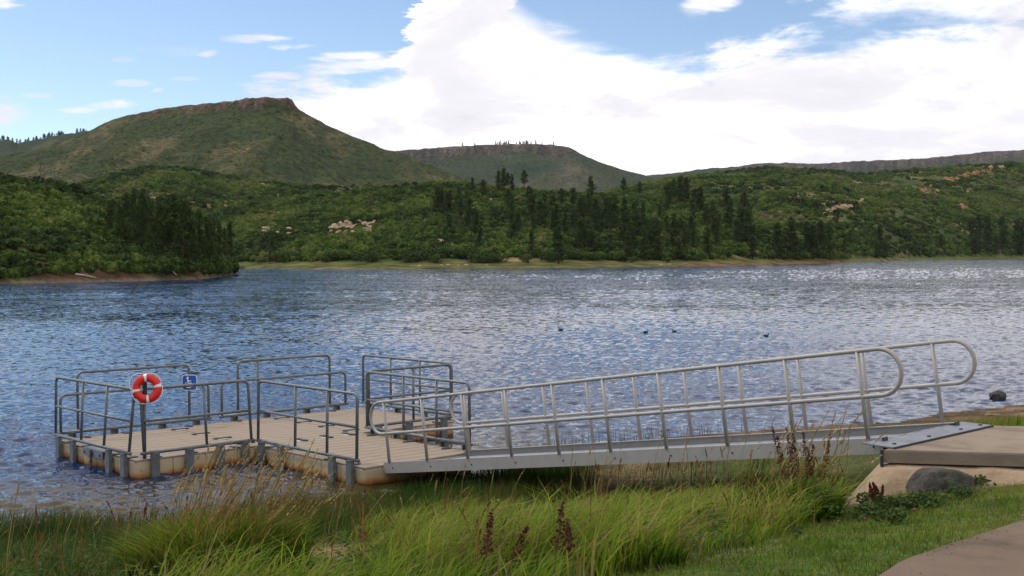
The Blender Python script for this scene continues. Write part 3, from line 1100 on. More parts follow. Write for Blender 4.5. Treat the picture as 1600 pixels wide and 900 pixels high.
    for y in (1.12, 1.68):
        bolts = MB().tube([(-0.045, y, FB - 0.05), (-0.058, y, FB - 0.05)], 0.018, 6)
        build(bolts, 'bolt', M_DARK, p)
    # post that carries the ring
    po = build(MB().tube([(0.20, 0.08, FB), (0.20, 0.08, FB + 1.26)], 0.03, 8), 'ring_post', M_GALV, dock, True)
    build(MB().box((0.20, 0.05, FB + 1.10), (0.05, 0.06, 0.22)), 'ring_hook', M_DARK, po)
    # round drain plug on the front face, near the corner
    build(MB().tube([(0.13, 0.012, 0.13), (0.13, -0.008, 0.13)], 0.03, 12), 'drain_plug', M_FLOAT, dock)
    return dock


DOCK = make_dock()
DOCK_M = Matrix.Translation(DOCK_A) @ Matrix.Rotation(YAW, 4, 'Z')


def make_ring():
    c = DOCK_M @ Vector((0.205, -0.02, 1.345))
    ring = thing('life_ring', 'red-orange life ring with white bands hung on a post at the dock corner', 'life ring', c, (R(-6), R(8), R(4)))
    Rm, rm = 0.160, 0.062

    def torus(a0, a1, n, rr, seg=14, closed=False):
        pts = [(Rm * math.cos(a0 + (a1 - a0) * i / n), 0, Rm * math.sin(a0 + (a1 - a0) * i / n)) for i in range(n + (0 if closed else 1))]
        mb = MB()
        V, Fs = [], []
        for (x, _, z) in pts:
            rl = math.hypot(x, z)
            ux, uz = x / rl, z / rl
            for k in range(seg):
                b = 2 * math.pi * k / seg
                V.append((x + ux * rr * math.cos(b), 0.72 * rr * math.sin(b), z + uz * rr * math.cos(b)))
        m = len(pts)
        for i in range(m if closed else m - 1):
            j = (i + 1) % m
            for k in range(seg):
                k2 = (k + 1) % seg
                Fs.append((i * seg + k, i * seg + k2, j * seg + k2, j * seg + k))
        return mb.add(V, Fs)
    build(torus(0, 2 * math.pi, 40, rm, closed=True), 'ring_body', M_RED, ring, True)
    for a in (105, 22, 198, 285):
        build(torus(R(a - 6.5), R(a + 6.5), 4, rm * 1.04), 'white_band', M_WHITE, ring, True)
    rope = MB()
    for a in (105, 22, 198, 285):
        a2 = a - 85 if a == 105 else a - 88
        pts = []
        for i in range(13):
            t = i / 12
            ang = R(a + (a2 - a) * t)
            rad = Rm + rm * 1.0 + 0.022 * math.sin(math.pi * t) + (0.045 * math.sin(math.pi * t) if a == 198 else 0)
            pts.append((rad * math.cos(ang), -0.01, rad * math.sin(ang)))
        rope.tube(pts, 0.006, 5)
    build(rope, 'grab_rope', M_WHITE, ring, True)


make_ring()


def make_sign():
    c = DOCK_M @ Vector((2.50, SL + 0.05, FB + 0.78))
    s = thing('access_sign', 'blue wheelchair access sign on the far dock railing, white symbol and border', 'sign', c, (0, 0, R(6)))

    def rrect(w, h, r, y, d):
        P = []
        for cx, cz, a0 in ((w - r, h - r, 0), (-w + r, h - r, 90), (-w + r, -h + r, 180), (w - r, -h + r, 270)):
            for k in range(5):
                a = R(a0 + k * 22.5)
                P.append((cx + r * math.cos(a), cz + r * math.sin(a)))
        n = len(P)
        V = [(x, y, z) for x, z in P] + [(x, y + d, z) for x, z in P]
        return V, [tuple(range(n)), tuple(range(2 * n - 1, n - 1, -1))] + [(k, n + k, n + (k + 1) % n, (k + 1) % n) for k in range(n)]
    hw = 0.135
    build(MB().add(*rrect(hw, hw * 1.06, 0.055, -0.045, 0.012)), 'sign_border', M_WHITE, s)
    build(MB().add(*rrect(hw - 0.012, hw * 1.06 - 0.012, 0.046, -0.05, 0.008)), 'sign_face', M_BLUE, s)
    sy = MB()
    y = -0.056
    arc = [(-0.012 + 0.058 * math.cos(a), y, -0.032 + 0.058 * math.sin(a)) for a in [R(140 + i * 215 / 14) for i in range(15)]]
    sy.tube(arc, 0.009, 5)
    sy.tube([(-0.03, y, 0.075), (-0.024, y, -0.008), (0.034, y, -0.012), (0.058, y, -0.07), (0.08, y, -0.06)], 0.0105, 5)
    sy.tube([(-0.028, y, 0.032), (0.03, y, 0.03)], 0.009, 5)
    sy.tube([(-0.032, y - 0.004, 0.092), (-0.032, y + 0.006, 0.092)], 0.02, 10)
    build(sy, 'wheelchair_symbol', M_WHITE, s)
    for x in (-0.1, 0.1):
        build(MB().box((x, -0.03, 0.148), (0.04, 0.012, 0.02)), 'sign_clip', M_DARK, s)


make_sign()

# ------------------------------------------------------------------ gangway
GW, GS = 1.574, 0.14885
GL = 7.964 * math.sqrt(1 + GS * GS)
G_O = (-1.8827, 17.7246, 0.3138)
G_ANG = YAW + 0.0253 - math.pi / 2


def make_gangway():
    g = thing('gangway', 'long grey aluminium gangway with round-ended handrails sloping from bank to dock', 'gangway', G_O, (0, -math.atan(GS), G_ANG))
    # local frame: x up the gangway, y across (0 near side, GW far side), z up from the top of the side beams
    for y, s in ((0, 1), (GW, -1)):
        b = MB()
        b.box((GL / 2, y, -0.08), (GL, 0.012, 0.16))
        b.box((GL / 2, y + s * 0.03, -0.004), (GL, 0.05, 0.008))
        b.box((GL / 2, y + s * 0.03, -0.156), (GL, 0.05, 0.008))
        o = build(b, 'side_beam', M_ALU, g)
        for x in np.arange(0.2, GL, 0.86):
            bo = MB().tube([(x, y - s * 0.012, -0.085), (x, y - s * 0.005, -0.085)], 0.012, 6)
            build(bo, 'beam_bolt', M_DARK, o)
        build(MB().box((GL + 0.008, y + s * 0.02, -0.08), (0.016, 0.09, 0.165)), 'end_cap', M_DARK, o)
    n = 26
    pw = (GL - 0.1) / n
    plank = MB().box((0, 0, 0), (pw - 0.006, GW - 0.13, 0.03), bev=0.004).mesh('deck_plank', M_ALU_DECK)
    for k in range(n):
        link('deck_plank', plank, g, (0.05 + pw * (k + 0.5), GW / 2, -0.105))
    for x in np.arange(0.5, GL, 1.2):
        build(MB().box((x, GW / 2, -0.14), (0.05, GW - 0.1, 0.04)), 'cross_member', M_ALU, g)
    for y in (0.0, GW):
        top, mid, r = 0.875, 0.415, 0.23
        x0, x1 = 0.02, GL + 0.06
        pts = [(x0 + (x1 - x0) * i / 8, y, top) for i in range(9)]
        pts += [(x1 + r * math.sin(a), y, mid + r + r * math.cos(a)) for a in [R(t) for t in range(15, 180, 15)]]
        pts += [(x1 - (x1 - x0) * i / 8, y, mid) for i in range(9)]
        pts += [(x0 - r * math.sin(a), y, mid + r - r * math.cos(a)) for a in [R(t) for t in range(15, 180, 15)]]
        h = build(MB().tube(pts, 0.0235, 10, closed=True), 'handrail', M_ALU, g, True)
        for k in range(10):
            x = 0.13 + k * 0.862
            build(MB().tube([(x, y, -0.004), (x, y, top)], 0.0225, 8), 'handrail_post', M_ALU, h, True)
    # hinged plates at both ends
    build(MB().box((-0.06, GW / 2, -0.075), (0.30, GW - 0.14, 0.01), Matrix.Rotation(R(4), 4, 'Y')), 'transition_plate', M_PLATE, g)
    e = MB().box((-0.215, GW / 2, -0.066), (0.02, GW - 0.14, 0.012), Matrix.Rotation(R(4), 4, 'Y'))
    build(e, 'plate_edge', M_DARK, g)
    rot = Matrix.Rotation(R(9.5), 4, 'Y')
    t = build(MB().box((8.14, GW / 2, -0.053), (0.34, GW + 0.56, 0.012), rot), 'transition_plate', M_PLATE, g)
    build(MB().box((8.312, GW / 2, -0.083), (0.016, GW + 0.56, 0.018), rot), 'plate_edge', M_DARK, t)
    for k in range(5):
        hb = MB().tube([(8.0, 0.12 + k * 0.3, -0.028), (8.0, 0.26 + k * 0.3, -0.028)], 0.010, 6)
        build(hb, 'hinge', M_PLATE, t)
    for y in (-0.1, 0.6, 1.3, 1.75):
        sb = MB().tube([(8.22, y, -0.068), (8.22, y, -0.05)], 0.020, 8)
        build(sb, 'bolt', M_DARK, t)


make_gangway()


def make_slab():
    zt = 1.445
    near_l, near_r = Vector((3.53, 11.60)), Vector((9.39, 10.32))
    far_l, far_r = Vector((5.13, 13.22)), Vector((10.99, 11.94))
    s = thing('concrete_landing', 'tan concrete landing slab at the top of the gangway', 'landing', (near_l.x, near_l.y, 0))
    o = Vector((near_l.x, near_l.y))
    poly = [near_l - o, near_r - o, far_r - o, far_l - o]
    mb = MB()
    b = 0.015
    cen = sum(poly, Vector((0, 0))) / 4
    top = [p + (cen - p).normalized() * b * 1.6 for p in poly]
    V = [(p.x, p.y, zt - 0.125) for p in poly] + [(p.x, p.y, zt - b) for p in poly] + [(p.x, p.y, zt) for p in top]
    Fs = [(3, 2, 1, 0), (8, 9, 10, 11)]
    for lv in (0, 4):
        Fs += [(lv + k, lv + (k + 1) % 4, lv + 4 + (k + 1) % 4, lv + 4 + k) for k in range(4)]
    build(mb.add(V, Fs), 'slab', M_CONC, s)
    # rough overspill of concrete under the slab's front edge
    d = (near_r - near_l).normalized()
    out = Vector((d.y, -d.x))
    V, Fs = [], []
    nu, nv = 70, 14
    for i in range(nu):
        u = -0.34 + 4.5 * i / (nu - 1)
        for j in range(nv):
            v = j / (nv - 1)
            spread = (0.03 + 0.36 * v ** 0.8) * (1 + 0.7 * float(fbm(u * 1.7, 0.3, 3, 501))) + 0.10 * float(fbm(u * 5, v * 4, 4, 503))
            edge = max(0, -u)
            z = zt - 0.135 - edge * 1.15 * (1 - v) - 0.36 * v ** 1.1 + 0.06 * float(fbm(u * 4, v * 3, 4, 505)) * (0.3 + v)
            if j == 0:
                spread = -0.12
            q = d * u + out * spread
            V.append((q.x, q.y, min(z, zt - 0.13)))
    for i in range(nu - 1):
        for j in range(nv - 1):
            Fs.append((i * nv + j, i * nv + j + 1, (i + 1) * nv + j + 1, (i + 1) * nv + j))
    build(MB().add(V, Fs), 'concrete_overspill', M_CONC2, s, True)
    m2 = MB().box((0.0, 0.02, zt - 0.10), (0.025, 0.10, 0.20), Matrix.Rotation(math.atan2(d.y, d.x), 4, 'Z'))
    build(m2, 'edge_angle', M_DARK, s)
    # left end face under the plate
    e = far_l - near_l
    return s


make_slab()


def rock_mesh(name, size, seed, mat, sub=3, rough=0.35):
    import bmesh
    bm = bmesh.new()
    bmesh.ops.create_icosphere(bm, subdivisions=sub, radius=1)
    rs = np.random.default_rng(seed)
    planes = [(Vector(rs.normal(size=3)).normalized(), rs.uniform(0.62, 0.9)) for _ in range(9)]
    for v in bm.verts:
        p = v.co.copy()
        for nrm, dd in planes:
            k = p.dot(nrm) - dd
            if k > 0:
                p -= nrm * k * 0.9
        q = p * 2.3
        p *= 1 + rough * float(fbm(q.x + seed, q.y + q.z * 0.7, 4, seed))
        v.co = Vector((p.x * size[0], p.y * size[1], p.z * size[2]))
    me = bpy.data.meshes.new(name)
    bm.to_mesh(me)
    bm.free()
    me.materials.append(mat)
    me.polygons.foreach_set('use_smooth', [sub > 2] * len(me.polygons))
    return me


def rock(name, label, loc, size, seed, mat, sub=3, rz=0.0, group=None, cat='rock'):
    o = link(name, rock_mesh(name, size, seed, mat, sub), None, loc)
    o.rotation_euler = (0, 0, rz)
    return tag(o, label, cat, group)


rock('boulder', 'dark weathered boulder half sunk in weeds below the concrete landing', (3.95, 11.18, 1.15), (0.34, 0.24, 0.20), 15, M_BOULDER, 4)
rock('boulder', 'small brown stone in the grass left of the dark boulder', (3.05, 11.0, 1.0), (0.17, 0.14, 0.11), 8, M_STONE, 3)
rock('shore_rock', 'dark rock standing in the shallows off the right-hand shore', (11.15, 27.9, 0.04), (0.22, 0.16, 0.15), 12, M_BOULDER, 2)

# ------------------------------------------------------------------ birds on the water
def bird_proto():
    t = thing('water_bird', 'small dark water bird swimming left of the others, nearest the dock', 'bird', (0, 0, 0), group='birds far out on the water')
    b = MB()
    b.tube([(-0.17, 0, 0.075), (-0.13, 0, 0.065), (-0.06, 0, 0.05), (0.03, 0, 0.045), (0.10, 0, 0.055), (0.13, 0, 0.075)], [0.008, 0.03, 0.062, 0.07, 0.05, 0.02], 8)
    build(b, 'body', M_BIRD, t, True)
    h = MB()
    h.tube([(0.11, 0, 0.07), (0.135, 0, 0.13), (0.145, 0, 0.165), (0.17, 0, 0.18), (0.19, 0, 0.178)], [0.028, 0.02, 0.026, 0.026, 0.012], 8)
    build(h, 'head', M_BIRD, t, True)
    build(MB().tube([(0.185, 0, 0.178), (0.225, 0, 0.172)], [0.009, 0.003], 5), 'bill', M_BIRD2, t)
    return t


def on_water(xp, yp):
    Y = CAM_Z / -float(slope(xp, yp))
    return Vector((Y * (xp - 800) / F_PX, Y, 0.0))


BIRDS = [(876, 516, 180, 'small dark water bird by itself, left of the other birds'), (1009, 520, 20, 'dark water bird swimming just left of another'),
         (1054, 519, 170, 'dark water bird at the right of the middle pair'), (1197, 526, 0, 'dark water bird by itself, rightmost on the lake')]
b0 = bird_proto()
for i, (bx, by, a, lb) in enumerate(BIRDS):
    p = on_water(bx, by)
    if i == 0:
        b0.location, b0.rotation_euler, b0['label'], b0.scale = p, (0, 0, R(a)), lb, (0.7, 0.7, 0.7)
    else:
        copy_thing(b0, lb, p, R(a), 0.7)

# ------------------------------------------------------------------ trees and brush: prototypes
def pine_meshes(seed, h=10.0, bare=0.22, wide=0.19, dens=1.0):
    """a tapered trunk with limbs, and a ragged crown of needle tufts"""
    rs = np.random.default_rng(seed)
    tr = MB()
    lean = rs.normal(0, 0.012, 2)
    tr.tube([(lean[0] * z * z * 0.1, lean[1] * z * z * 0.1, z) for z in np.linspace(-0.4, h * 0.97, 6)], [0.19, 0.17, 0.14, 0.10, 0.06, 0.02], 7)
    V, T = [], []
    n = int(34 * dens)
    for i in range(n):
        f = bare + (0.985 - bare) * ((i + rs.uniform(0, 1)) / n) ** 0.95
        z = h * f
        t = (f - bare) / (1 - bare)
        prof = wide * h * (min(1.0, 0.45 + 2.0 * t) * (1 - t) ** 0.62 + 0.03)
        ln = prof * rs.uniform(0.45, 1.2)
        a = rs.uniform(0, 6.283)
        c, s = math.cos(a), math.sin(a)
        rise = rs.uniform(-0.18, 0.22)
        if i % 2 == 0:
            tr.tube([(0, 0, z), (c * ln * 0.6, s * ln * 0.6, z + rise * ln * 0.5), (c * ln, s * ln, z + rise * ln)], [0.05 * (1.1 - t), 0.03, 0.01], 4, caps=False)
        for k, q in enumerate((0.35, 0.65, 0.95)):
            if rs.random() < 0.12:
                continue
            ctr = np.array([c * ln * q, s * ln * q, z + rise * ln * q]) + rs.normal(0, 0.10, 3)
            m = int(15 + 5 * q)
            rad = (0.34 + 0.30 * (1 - t)) * (0.75 + 0.4 * q)
            d = rs.normal(size=(m, 3)) * np.array([1, 1, 0.62])
            base = ctr + d * rad * 0.55
            u = rs.normal(size=(m, 3))
            u /= np.linalg.norm(u, axis=1)[:, None]
            w = np.cross(u, rs.normal(size=(m, 3)))
            w /= np.linalg.norm(w, axis=1)[:, None]
            sz = rs.uniform(0.16, 0.34, m)[:, None]
            tri = np.stack([base - w * sz * 0.55, base + w * sz * 0.55, base + u * sz * 1.7], 1)
            V.append(tri.reshape(-1, 3))
            T.append(np.repeat(rs.uniform(0, 1) * 0.6 + rs.uniform(0, 0.4, m), 3))
    V, T = np.concatenate(V), np.concatenate(T)
    C = lerp_cols([(0, A3(.020, .037, .012)), (0.5, A3(.042, .068, .019)), (1, A3(.082, .108, .028))], T)
    cm = np_mesh('crown', V, np.arange(len(V)).reshape(-1, 3), M_NEEDLE, cols={'col': C})
    return tr.mesh('trunk', M_BARK, True), cm


def bush_meshes(seed, leaves=420, tint=0.5):
    """several stems and lobes of small leaves, unit radius"""
    rs = np.random.default_rng(seed)
    lobes = [(np.array([rs.normal(0, 0.42), rs.normal(0, 0.42), rs.uniform(0.35, 0.85)]), rs.uniform(0.28, 0.5)) for _ in range(7)]
    V, T = [], []
    for i, (c, r) in enumerate(lobes):
        m = leaves // 7
        d = rs.normal(size=(m, 3))
        d /= np.linalg.norm(d, axis=1)[:, None]
        base = c + d * r * rs.uniform(0.6, 1.08, m)[:, None]
        u = rs.normal(size=(m, 3)) + d * 0.5
        u /= np.linalg.norm(u, axis=1)[:, None]
        w = np.cross(u, rs.normal(size=(m, 3)))
        w /= np.linalg.norm(w, axis=1)[:, None]
        s = rs.uniform(0.07, 0.13, m)[:, None]
        V.append(np.stack([base - u * s, base + w * s * 0.8, base + u * s, base - w * s * 0.8], 1).reshape(-1, 3))
        T.append(np.repeat(rs.uniform(0, 0.5) + rs.uniform(0, 0.5, m), 4))
    V, T = np.concatenate(V), np.concatenate(T)
    lo, hi = mixc(A3(.022, .042, .012), A3(.05, .085, .018), tint), mixc(A3(.05, .085, .02), A3(.115, .15, .03), tint)
    C = lerp_cols([(0, lo), (1, hi)], T)
    st = MB()
    for c, r in lobes[:5]:
        st.tube([(c[0] * 0.1, c[1] * 0.1, -0.15), (c[0] * 0.5, c[1] * 0.5, c[2] * 0.5), tuple(c)], [0.035, 0.025, 0.008], 5, caps=False)
    return st.mesh('stem', M_BARK, True), np_mesh('foliage', V, np.arange(len(V)).reshape(-1, 4), M_LEAF, cols={'col': C})


def snag_mesh(seed, h=9.0):
    rs = np.random.default_rng(seed)
    mb = MB()
    lx = rs.normal(0, 0.02)
    mb.tube([(lx * z, 0, z) for z in np.linspace(-0.4, h, 6)], [0.15, 0.14, 0.12, 0.09, 0.06, 0.02], 6)
    br = MB()
    for i in range(12):
        z = h * rs.uniform(0.3, 0.95)
        a = rs.uniform(0, 6.283)
        ln = rs.uniform(0.4, 1.5) * (1.1 - z / h)
        c, s = math.cos(a), math.sin(a)
        br.tube([(lx * z, 0, z), (lx * z + c * ln * 0.6, s * ln * 0.6, z + ln * 0.05), (lx * z + c * ln, s * ln, z + ln * rs.uniform(-0.3, 0.4))], [0.035, 0.025, 0.01], 4, caps=False)
    return mb.mesh('trunk', M_SNAG, True), br.mesh('branch', M_SNAG, True)


PINES = [pine_meshes(1, bare=0.12, wide=0.20, dens=1.15), pine_meshes(2, bare=0.30, wide=0.19), pine_meshes(3, bare=0.08, wide=0.22, dens=1.25), pine_meshes(4, bare=0.45, wide=0.20, dens=0.8), pine_meshes(5, bare=0.18, wide=0.16, dens=1.1)]
BUSHES = [bush_meshes(11, 420, 0.35), bush_meshes(12, 460, 0.8), bush_meshes(13, 400, 0.1), bush_meshes(14, 420, 0.6)]
SNAGS = [snag_mesh(21), snag_mesh(22), snag_mesh(23)]


def place(name, parts, label, cat, loc, size, rz, group=None, xy=1.0):
    t = thing(name, label, cat, loc, (0, 0, rz), group)
    t.scale = (size * xy, size * xy, size)
    for pn, me in parts:
        link(pn, me, t)
    return t


def pine(loc, h, v, label, group=None, xy=1.0):
    tr, cr = PINES[v]
    return place('pine_tree', (('trunk', tr), ('crown', cr)), label, 'tree', loc, h / 10.0, random.uniform(0, 6.28), group, xy)


def snag(loc, h, v, label, group=None):
    tr, br = SNAGS[v]
    return place('dead_tree', (('trunk', tr), ('branch', br)), label, 'tree', loc, h / 9.0, random.uniform(0, 6.28), group)


def bush(loc, r, v, label, group=None, zs=0.9):
    st, fo = BUSHES[v]
    t = place('oak_bush', (('stem', st), ('foliage', fo)), label, 'bush', loc, r, random.uniform(0, 6.28), group)
    t.scale = (r, r, r * zs)
    return t


def px_h(p, px):
    """metres that span px pixels of a 1600 px wide view at p"""
    return px * p.y / F_PX


LP, LN, LR, LL, LM = (LAYERS[k] for k in ('peninsula', 'hill_near', 'hill_right', 'hill_left', 'mesa'))
rp = random.Random(77)

# pines on the headland: (x, base y, top y, form)
G = 'pines on the left headland'
HEAD = [(122, 404, 352, 0), (140, 410, 330, 2), (158, 400, 322, 0), (172, 412, 318, 1), (186, 415, 308, 0), (200, 416, 300, 2), (212, 418, 296, 0), (222, 414, 310, 1), (238, 418, 322, 4), (250, 410, 318, 1), (263, 412, 303, 1),
        (274, 416, 300, 3), (286, 420, 312, 1), (296, 418, 322, 2), (305, 420, 345, 0), (312, 423, 318, 2), (323, 420, 330, 0), (333, 424, 338, 2), (342, 424, 340, 0), (352, 426, 348, 2), (361, 426, 352, 0), (130, 418, 366, 2), (165, 420, 350, 4), (232, 423, 352, 0), (278, 424, 350, 4), (318, 426, 360, 4), (60, 402, 356, 4), (96, 408, 340, 0), (20, 400, 352, 0), (38, 412, 366, 2), (78, 412, 362, 2), (108, 416, 372, 0), (150, 414, 346, 4), (193, 408, 330, 3), (268, 404, 330, 4), (10, 420, 380, 2), (226, 404, 298, 4), (290, 410, 318, 3), (115, 398, 330, 1), (135, 402, 338, 0), (152, 396, 318, 2), (178, 402, 312, 4), (205, 404, 306, 1), (232, 400, 310, 0), (256, 402, 316, 2), (280, 406, 322, 0), (300, 412, 334, 1), (328, 416, 342, 4)]
HEAD_OWN = {6: 'tall dark pine with a pointed crown, highest in the middle of the headland stand', 11: 'tall thin pine with a long bare trunk on the left headland', 20: 'dark pine at the very tip of the left headland, over the water', 26: 'lone small pine among bright bushes at the left picture edge'}
for i, (x, b, t, f) in enumerate(HEAD):
    Yb = np.interp(b, [400, 412, 420, 426], [222, 208, 198, 190]) + rp.uniform(-2, 2)
    Yb = max(Yb, float(LP.shore(x)) + 7)
    p = LP.at(x, Yb)
    top = CAM_Z + Yb * float(slope(x, t + rp.uniform(-8, 10)))
    pine(p, top - p.z, f, HEAD_OWN.get(i, ('tall' if b - t > 80 else 'mid-sized' if b - t > 55 else 'small') + ' pine of the headland stand, ' + ('left of the dead trunks' if x < 60 else 'right under the dead trunks' if x < 115 else 'at its left end' if x < 155 else 'left of its middle' if x < 190 else 'in its middle' if x < 240 else 'right of its middle' if x < 290 else 'towards the tip' if x < 330 else 'at the tip') + (', in front' if b > 415 else ', behind')), G, rp.uniform(0.68, 0.95))
# pines across the far shore
def zone(x):
    for lim, txt in ((640, "under the mesa's right slope"), (740, 'under the gap between the two mesas'), (800, "under the far mesa's left trees"), (860, "under the far mesa's top trees"), (915, "under the far mesa's right edge"), (965, "under the far mesa's right slope"),
                     (1020, 'under the low saddle beside the far mesa'), (1080, 'just right of the low saddle'), (1140, 'under the start of the right ridge'), (1200, 'under the rounded green hilltop'), (1260, 'right of the green hilltop')):
        if x < lim:
            return txt
    return 'at the right end of the belt'


G = 'pines in the far shore stand'
for i in range(112):
    if i < 68:
        x = rp.choice([rp.uniform(745, 1310), rp.uniform(860, 1180), rp.uniform(900, 1120)])
        lo = np.interp(x, [740, 860, 1100, 1200, 1310], [390, 345, 345, 375, 398])
        yb = rp.uniform(lo, 408)
        hpx = rp.uniform(30, 57) * np.interp(yb, [330, 405], [0.75, 1.0])
        p = LN.hit(x, yb)
        lb = ('tall' if hpx > 46 else 'short') + (' waterside pine' if yb > 395 else ' mid-slope pine' if yb > 372 else ' upper-slope pine') + ' in the far belt' + ', ' + zone(x)
    else:
        x = rp.uniform(680, 1190)
        yb = rp.uniform(318, 372)
        hpx = rp.uniform(30, 48)
        p = LN.hit(x, yb)
        lb = ('taller' if hpx > 39 else 'small') + ' scattered pine ' + ('low' if yb > 345 else 'high') + ' in brush, ' + zone(x)
    pine(p, px_h(p, hpx), rp.choice([0, 1, 2, 2, 3, 4]), lb, G if i < 68 else 'pines scattered on the slope above the far shore', rp.uniform(1.0, 1.5))
for x, b, t, f, lb in [(1215, 404, 348, 2, 'broad dark pine just left of the tall pair by the bank'), (1238, 402, 345, 0, 'dark pine second from the end of the far belt'), (1262, 402, 346, 2, 'broad pine in the close pair at the right end of the far belt'),
                       (1283, 403, 345, 2, 'bushy dark pine at the right end of the far belt'), (1296, 403, 352, 0, 'last pine of the far belt, beside the open meadow'), (873, 414, 355, 2, 'dark pine standing forward at the water, centre of the far shore'),
                       (425, 408, 368, 0, 'single dark pine below the pale outcrop, left of the far shore')]:
    p = LN.hit(x, min(b, 412))
    pine(p, px_h(p, b - t), f, lb, None, 1.25)
for x, b, t, f in [(1375, 398, 352, 0), (1370, 404, 378, 2), (1383, 405, 376, 2), (1470, 394, 366, 2), (1519, 397, 340, 2), (1530, 396, 334, 0), (1542, 395, 338, 2), (1566, 394, 338, 4), (1590, 396, 342, 2), (1598, 397, 345, 0), (1524, 400, 372, 2), (1556, 398, 368, 0), (1328, 392, 362, 3), (1320, 396, 372, 0)]:
    p = LR.hit(x, b)
    pine(p, px_h(p, b - t), f, ('tall' if b - t > 50 else 'short') + ' dark pine ' + ('beside the large bush left of the meadow' if 1360 < x < 1400 else 'left of the meadow bush' if x < 1360 else 'alone in mid-meadow' if x < 1500 else 'in the left clump at the right meadow' if x < 1535 else 'between the clumps at the right meadow' if x < 1575 else 'at the right picture edge'), 'pines by the right far meadow', 1.2)
for x, b, t, f, lb in [(739, 300, 276, 1, 'small lone pine on the near ridge left of the tall group'), (780, 300, 266, 4, 'narrow pine, left of the tall group on the ridge'), (788, 300, 262, 1, 'tallest pine of the group on the ridge'), (794, 299, 268, 3, 'pine at the right of the tall group on the ridge'),
                       (801, 297, 268, 4, 'slim pine standing a little right of the tall ridge group'), (820, 296, 261, 3, 'flat-topped lone pine with a bare trunk on the ridge'), (975, 306, 273, 3, 'round-topped pine with bare trunk on the ridge, left of a pair'), (1000, 300, 272, 3, 'round-topped pine at the right of a pair on the ridge'),
                       (1047, 306, 279, 3, 'solitary bare-trunked pine above the belt, right of the ridge pair'), (684, 336, 296, 1, 'dark pine at the left of three on the upper slope'), (690, 337, 292, 2, 'broad dark pine in the middle of three on the upper slope'), (718, 332, 294, 1, 'dark pine at the right of three on the upper slope'), (704, 330, 298, 4, 'thin pine between darker ones on the upper slope')]:
    p = LN.hit(x, max(b, 313 if x > 940 else 303))
    pine(p, px_h(p, p_h := (b - t) * 1.05), f, lb, None, 1.05)
# tiny trees on the skylines
L2, L4 = LAYERS['mesa_far'], LAYERS['ridge_left']
for i in range(30):
    x = rp.choice([rp.uniform(770, 800), rp.uniform(808, 830), rp.uniform(808, 850), rp.uniform(700, 870)])
    p = L2.at(x, 2606)
    pine(p - Vector((0, 0, 1.5)), rp.uniform(6, 11), rp.choice([0, 2]), 'tiny pine on the skyline of the far flat-topped hill', 'skyline pines on the far mesa', 1.1)
for i in range(64):
    x = rp.uniform(2, 140) if i < 54 else rp.uniform(-150, 0)
    p = L4.at(x, 2602)
    pine(p - Vector((0, 0, 2)), rp.uniform(5, 11), rp.choice([0, 2]), 'tiny dark pine on the far wooded ridge at the left edge', 'skyline pines on the far left ridge', 1.7)
for i, x in enumerate([930, 945, 962, 978, 995, 1005, 1018, 1032, 1045, 1062, 1075, 1150, 1222]):
    L_ = LAYERS['ridge_far'] if x > 985 else L2
    p = L_.at(x, 3450 if x > 985 else 2580)
    snag(p, rp.uniform(9, 16), i % 3, 'tiny bare tree on the skyline between the far hills', 'bare trees on the far skyline')
for i, x in enumerate([160, 178, 188, 214, 218, 236, 240, 300, 372, 480, 495, 530, 548, 570, 580, 604]):
    p = LM.at(x, float(LM.ridge_d(x)) - 12)
    snag(p, rp.uniform(4, 9), i % 3, 'tiny bare trunk on the skyline of the near mesa', 'bare trunks on the mesa skyline')
# burnt snags
for x, b, t, v, lb in [(66, 300, 234, 0, 'tallest bare dead trunk, on the hill at the left edge'), (72, 296, 262, 1, 'short dead trunk just right of the tallest one'), (89, 298, 263, 1, 'bare dead trunk, left of two short ones on the left hill'), (101, 300, 266, 2, 'bare dead trunk, right of two short ones on the left hill'),
                       (48, 292, 262, 2, 'thin faint dead trunk left of the tallest one'), (4, 372, 300, 0, 'grey dead trunk at the extreme left edge above the headland bank')]:
    p = LP.at(x, 236 if b < 310 else 212)
    top = CAM_Z + p.y * float(slope(x, t))
    snag(p, max(2.0, top - p.z), v, lb).scale.x *= 1.6
for i in range(44):
    x, y = rp.choice([(rp.uniform(600, 730), rp.uniform(330, 385)), (rp.uniform(840, 960), rp.uniform(312, 345)), (rp.uniform(780, 1180), rp.uniform(310, 395)), (rp.uniform(520, 600), rp.uniform(318, 345))])
    p = LN.hit(x, y)
    snag(p, px_h(p, rp.uniform(18, 34)), i % 3, 'thin grey dead trunk standing in the brush above the far shore', 'dead trunks on the brushy slope')
for i in range(24):
    x, y = rp.uniform(1180, 1590), rp.uniform(285, 375)
    p = LR.hit(x, y)
    snag(p, px_h(p, rp.uniform(14, 28)), i % 3, 'thin dead trunk on the right-hand hillside', 'dead trunks on the right hillside')

